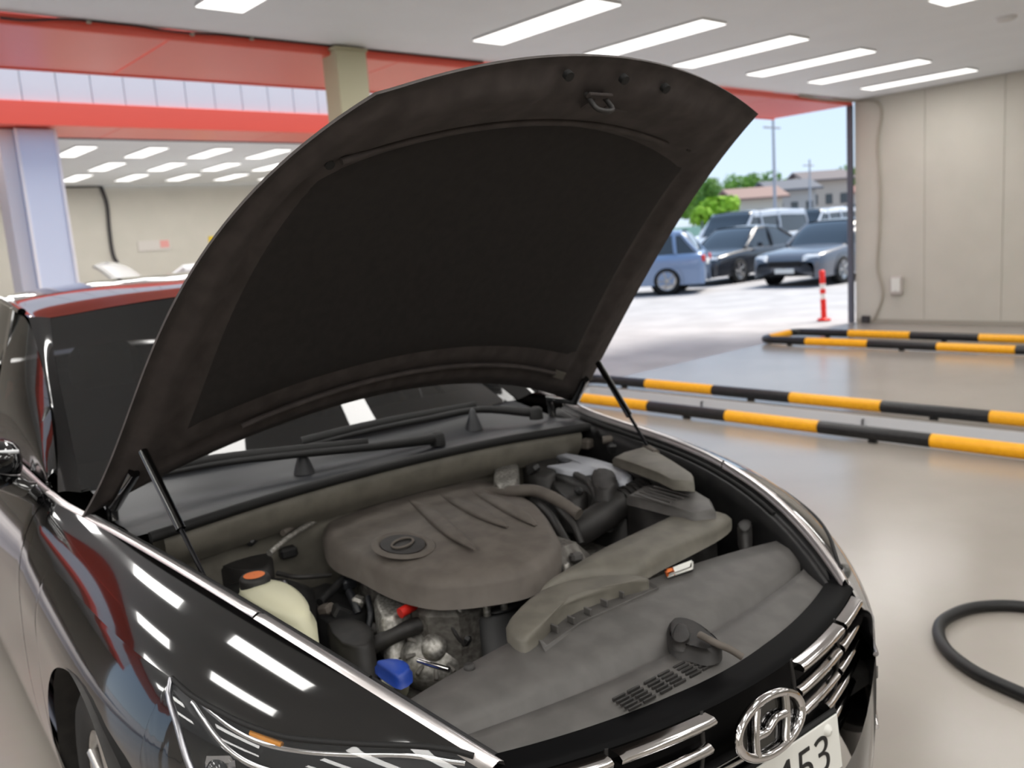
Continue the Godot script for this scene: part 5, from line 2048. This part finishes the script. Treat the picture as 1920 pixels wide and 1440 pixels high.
func wheels() -> void:
	for z in [WHEEL_Z, REAR_Z]:
		for sgn in [1.0, -1.0]:
			var w := Node3D.new()
			w.name = "wheel"
			car.add_child(w, true)
			w.position = Vector3(sgn * 0.79, 0.338, z)
			var xf := Transform3D(Basis(Vector3(0, 0, 1), -sgn * PI / 2.0), Vector3.ZERO)
			var s := mb()
			lathe(s, [Vector2(0.225, -0.10), Vector2(0.30, -0.108), Vector2(0.328, -0.09), Vector2(0.338, -0.06), Vector2(0.338, 0.06), Vector2(0.328, 0.092), Vector2(0.30, 0.11), Vector2(0.255, 0.108), Vector2(0.232, 0.10)], xf, 40)
			part("tyre", s, M.tyre, w)
			s = mb()
			lathe(s, [Vector2(0.236, 0.10), Vector2(0.226, 0.095), Vector2(0.218, 0.04), Vector2(0.21, -0.09)], xf, 36)
			part("rim_barrel", s, M.rim, w)
			s = mb()
			lathe(s, [Vector2(0.21, -0.02), Vector2(0.001, -0.02)], xf, 30)
			part("brake_disc", s, M.frame, w)
			for k in 5:
				s = mb()
				var d := Vector3(0, cos(TAU * k / 5), sin(TAU * k / 5))
				var t := Vector3(sgn, 0, 0).cross(d)
				for o in [-1.0, 1.0]:
					tube(s, [Vector3(sgn * 0.075, 0, 0) + d * 0.04 + t * 0.012 * o, Vector3(sgn * 0.085, 0, 0) + d * 0.13 + t * 0.026 * o, Vector3(sgn * 0.09, 0, 0) + d * 0.225 + t * 0.045 * o], [0.018, 0.014, 0.014], 8)
				part("spoke", s, M.rim, w)
			s = mb()
			lathe(s, [Vector2(0.06, 0.06), Vector2(0.055, 0.085), Vector2(0.03, 0.092), Vector2(0.001, 0.092)], xf, 20)
			part("hub_cap", s, M.rim, w)

# ---------------------------------------------------------------- small things of the bay
func small_things() -> void:
	var s := mb()
	var h := thing("air_hose", "thick black rubber hose lying in a loop on the beige floor", "hose", "", Vector3(3.0, 0.022, -1.1))
	var pts := []
	for p in [wp(2150, 1215, 0.022), wp(2040, 1160, 0.022), wp(1925, 1138, 0.022), wp(1850, 1136, 0.022), wp(1798, 1147, 0.022), wp(1762, 1172, 0.022), wp(1770, 1212, 0.022), wp(1825, 1258, 0.022), wp(1925, 1305, 0.022), wp(2060, 1360, 0.022)]:
		pts.append(p - Vector3(3.0, 0.022, -1.1))
	tube(s, cat(pts, 10), 0.021, 14)
	part("hose_run", s, M.hose, h)
	# cable sagging along the red beam
	var c := thing("ceiling_cable", "thin dark cable sagging along the top of the red canopy beam", "cable", "", Vector3(3.0, CEIL, OPEN_Z + 0.03))
	pts = []
	for q in [[0, 33], [50, 38], [110, 36], [165, 32], [205, 33], [255, 42], [310, 57], [360, 62], [420, 60], [470, 58], [540, 66], [605, 72], [680, 70], [745, 82], [800, 98], [850, 103], [905, 108]]:
		var d := ray(q[0], q[1])
		var p: Vector3 = eye + d * ((OPEN_Z + 0.035 - eye.z) / d.z)
		p.y = minf(p.y, CEIL - 0.008)
		pts.append(p - Vector3(3.0, CEIL, OPEN_Z + 0.03))
	s = mb()
	tube(s, cat(pts, 4), 0.0075, 6)
	part("cable_run", s, M.cable, c)
	for i in [3, 7, 9]:
		s = mb()
		box(s, pts[i] + Vector3(0, -0.008, 0), Vector3(0.03, 0.02, 0.02), 0.003)
		part("clip", s, M.conduit, c)
	# cable by the wall corner, along the beam then down the side wall
	var w := thing("wall_conduit", "beige flexible conduit hanging down the side wall by the opening", "cable", "", Vector3(WALL_X - 0.02, 0, -5.75))
	pts = []
	for q in [[10.4, 3.07, -6.06], [11.0, 3.055, -6.06], [11.5, 3.065, -6.04], [11.83, 3.06, -6.0], [11.84, 3.04, -5.85], [11.84, 2.98, -5.73], [11.84, 2.83, -5.69], [11.84, 2.45, -5.74], [11.84, 1.88, -5.71], [11.84, 1.3, -5.72], [11.84, 0.79, -5.75], [11.84, 0.42, -5.675], [11.84, 0.12, -5.77], [11.84, 0.03, -5.83]]:
		pts.append(Vector3(q[0], q[1], q[2]) - Vector3(WALL_X - 0.02, 0, -5.75))
	s = mb()
	tube(s, cat(pts, 6), 0.017, 8)
	part("conduit_run", s, M.conduit, w)
	s = mb()
	box(s, Vector3(0.0, 0.05, -0.17), Vector3(0.05, 0.10, 0.12), 0.01)
	part("junction", s, M.cable, w)
	# smoke detector
	var sd := thing("smoke_detector", "small round smoke detector on the ceiling near the side wall", "smoke detector", "", wp(1886, 32, CEIL))
	s = mb()
	lathe(s, [Vector2(0.085, 0.0), Vector2(0.085, -0.012), Vector2(0.06, -0.03), Vector2(0.03, -0.036), Vector2(0.001, -0.036)], Transform3D(), 20)
	part("cover", s, M.panel_rim, sd)
	# socket box
	var b := thing("socket_box", "grey electric socket box mounted on the beige side wall", "socket box", "", Vector3(WALL_X, 0.53, -5.47))
	s = mb()
	box(s, Vector3(-0.035, 0, 0), Vector3(0.07, 0.25, 0.16), 0.012)
	part("case", s, M.box_grey, b)
	s = mb()
	box(s, Vector3(-0.073, 0.01, 0), Vector3(0.008, 0.19, 0.12), 0.003)
	part("flap", s, M.plate, b)
	s = mb()
	lathe(s, [Vector2(0.008, 0), Vector2(0.007, 0.004), Vector2(0.001, 0.005)], Transform3D(Basis(Vector3(0, 0, 1), PI / 2.0), Vector3(-0.077, -0.07, 0)), 10)
	part("screw", s, M.satin, b)
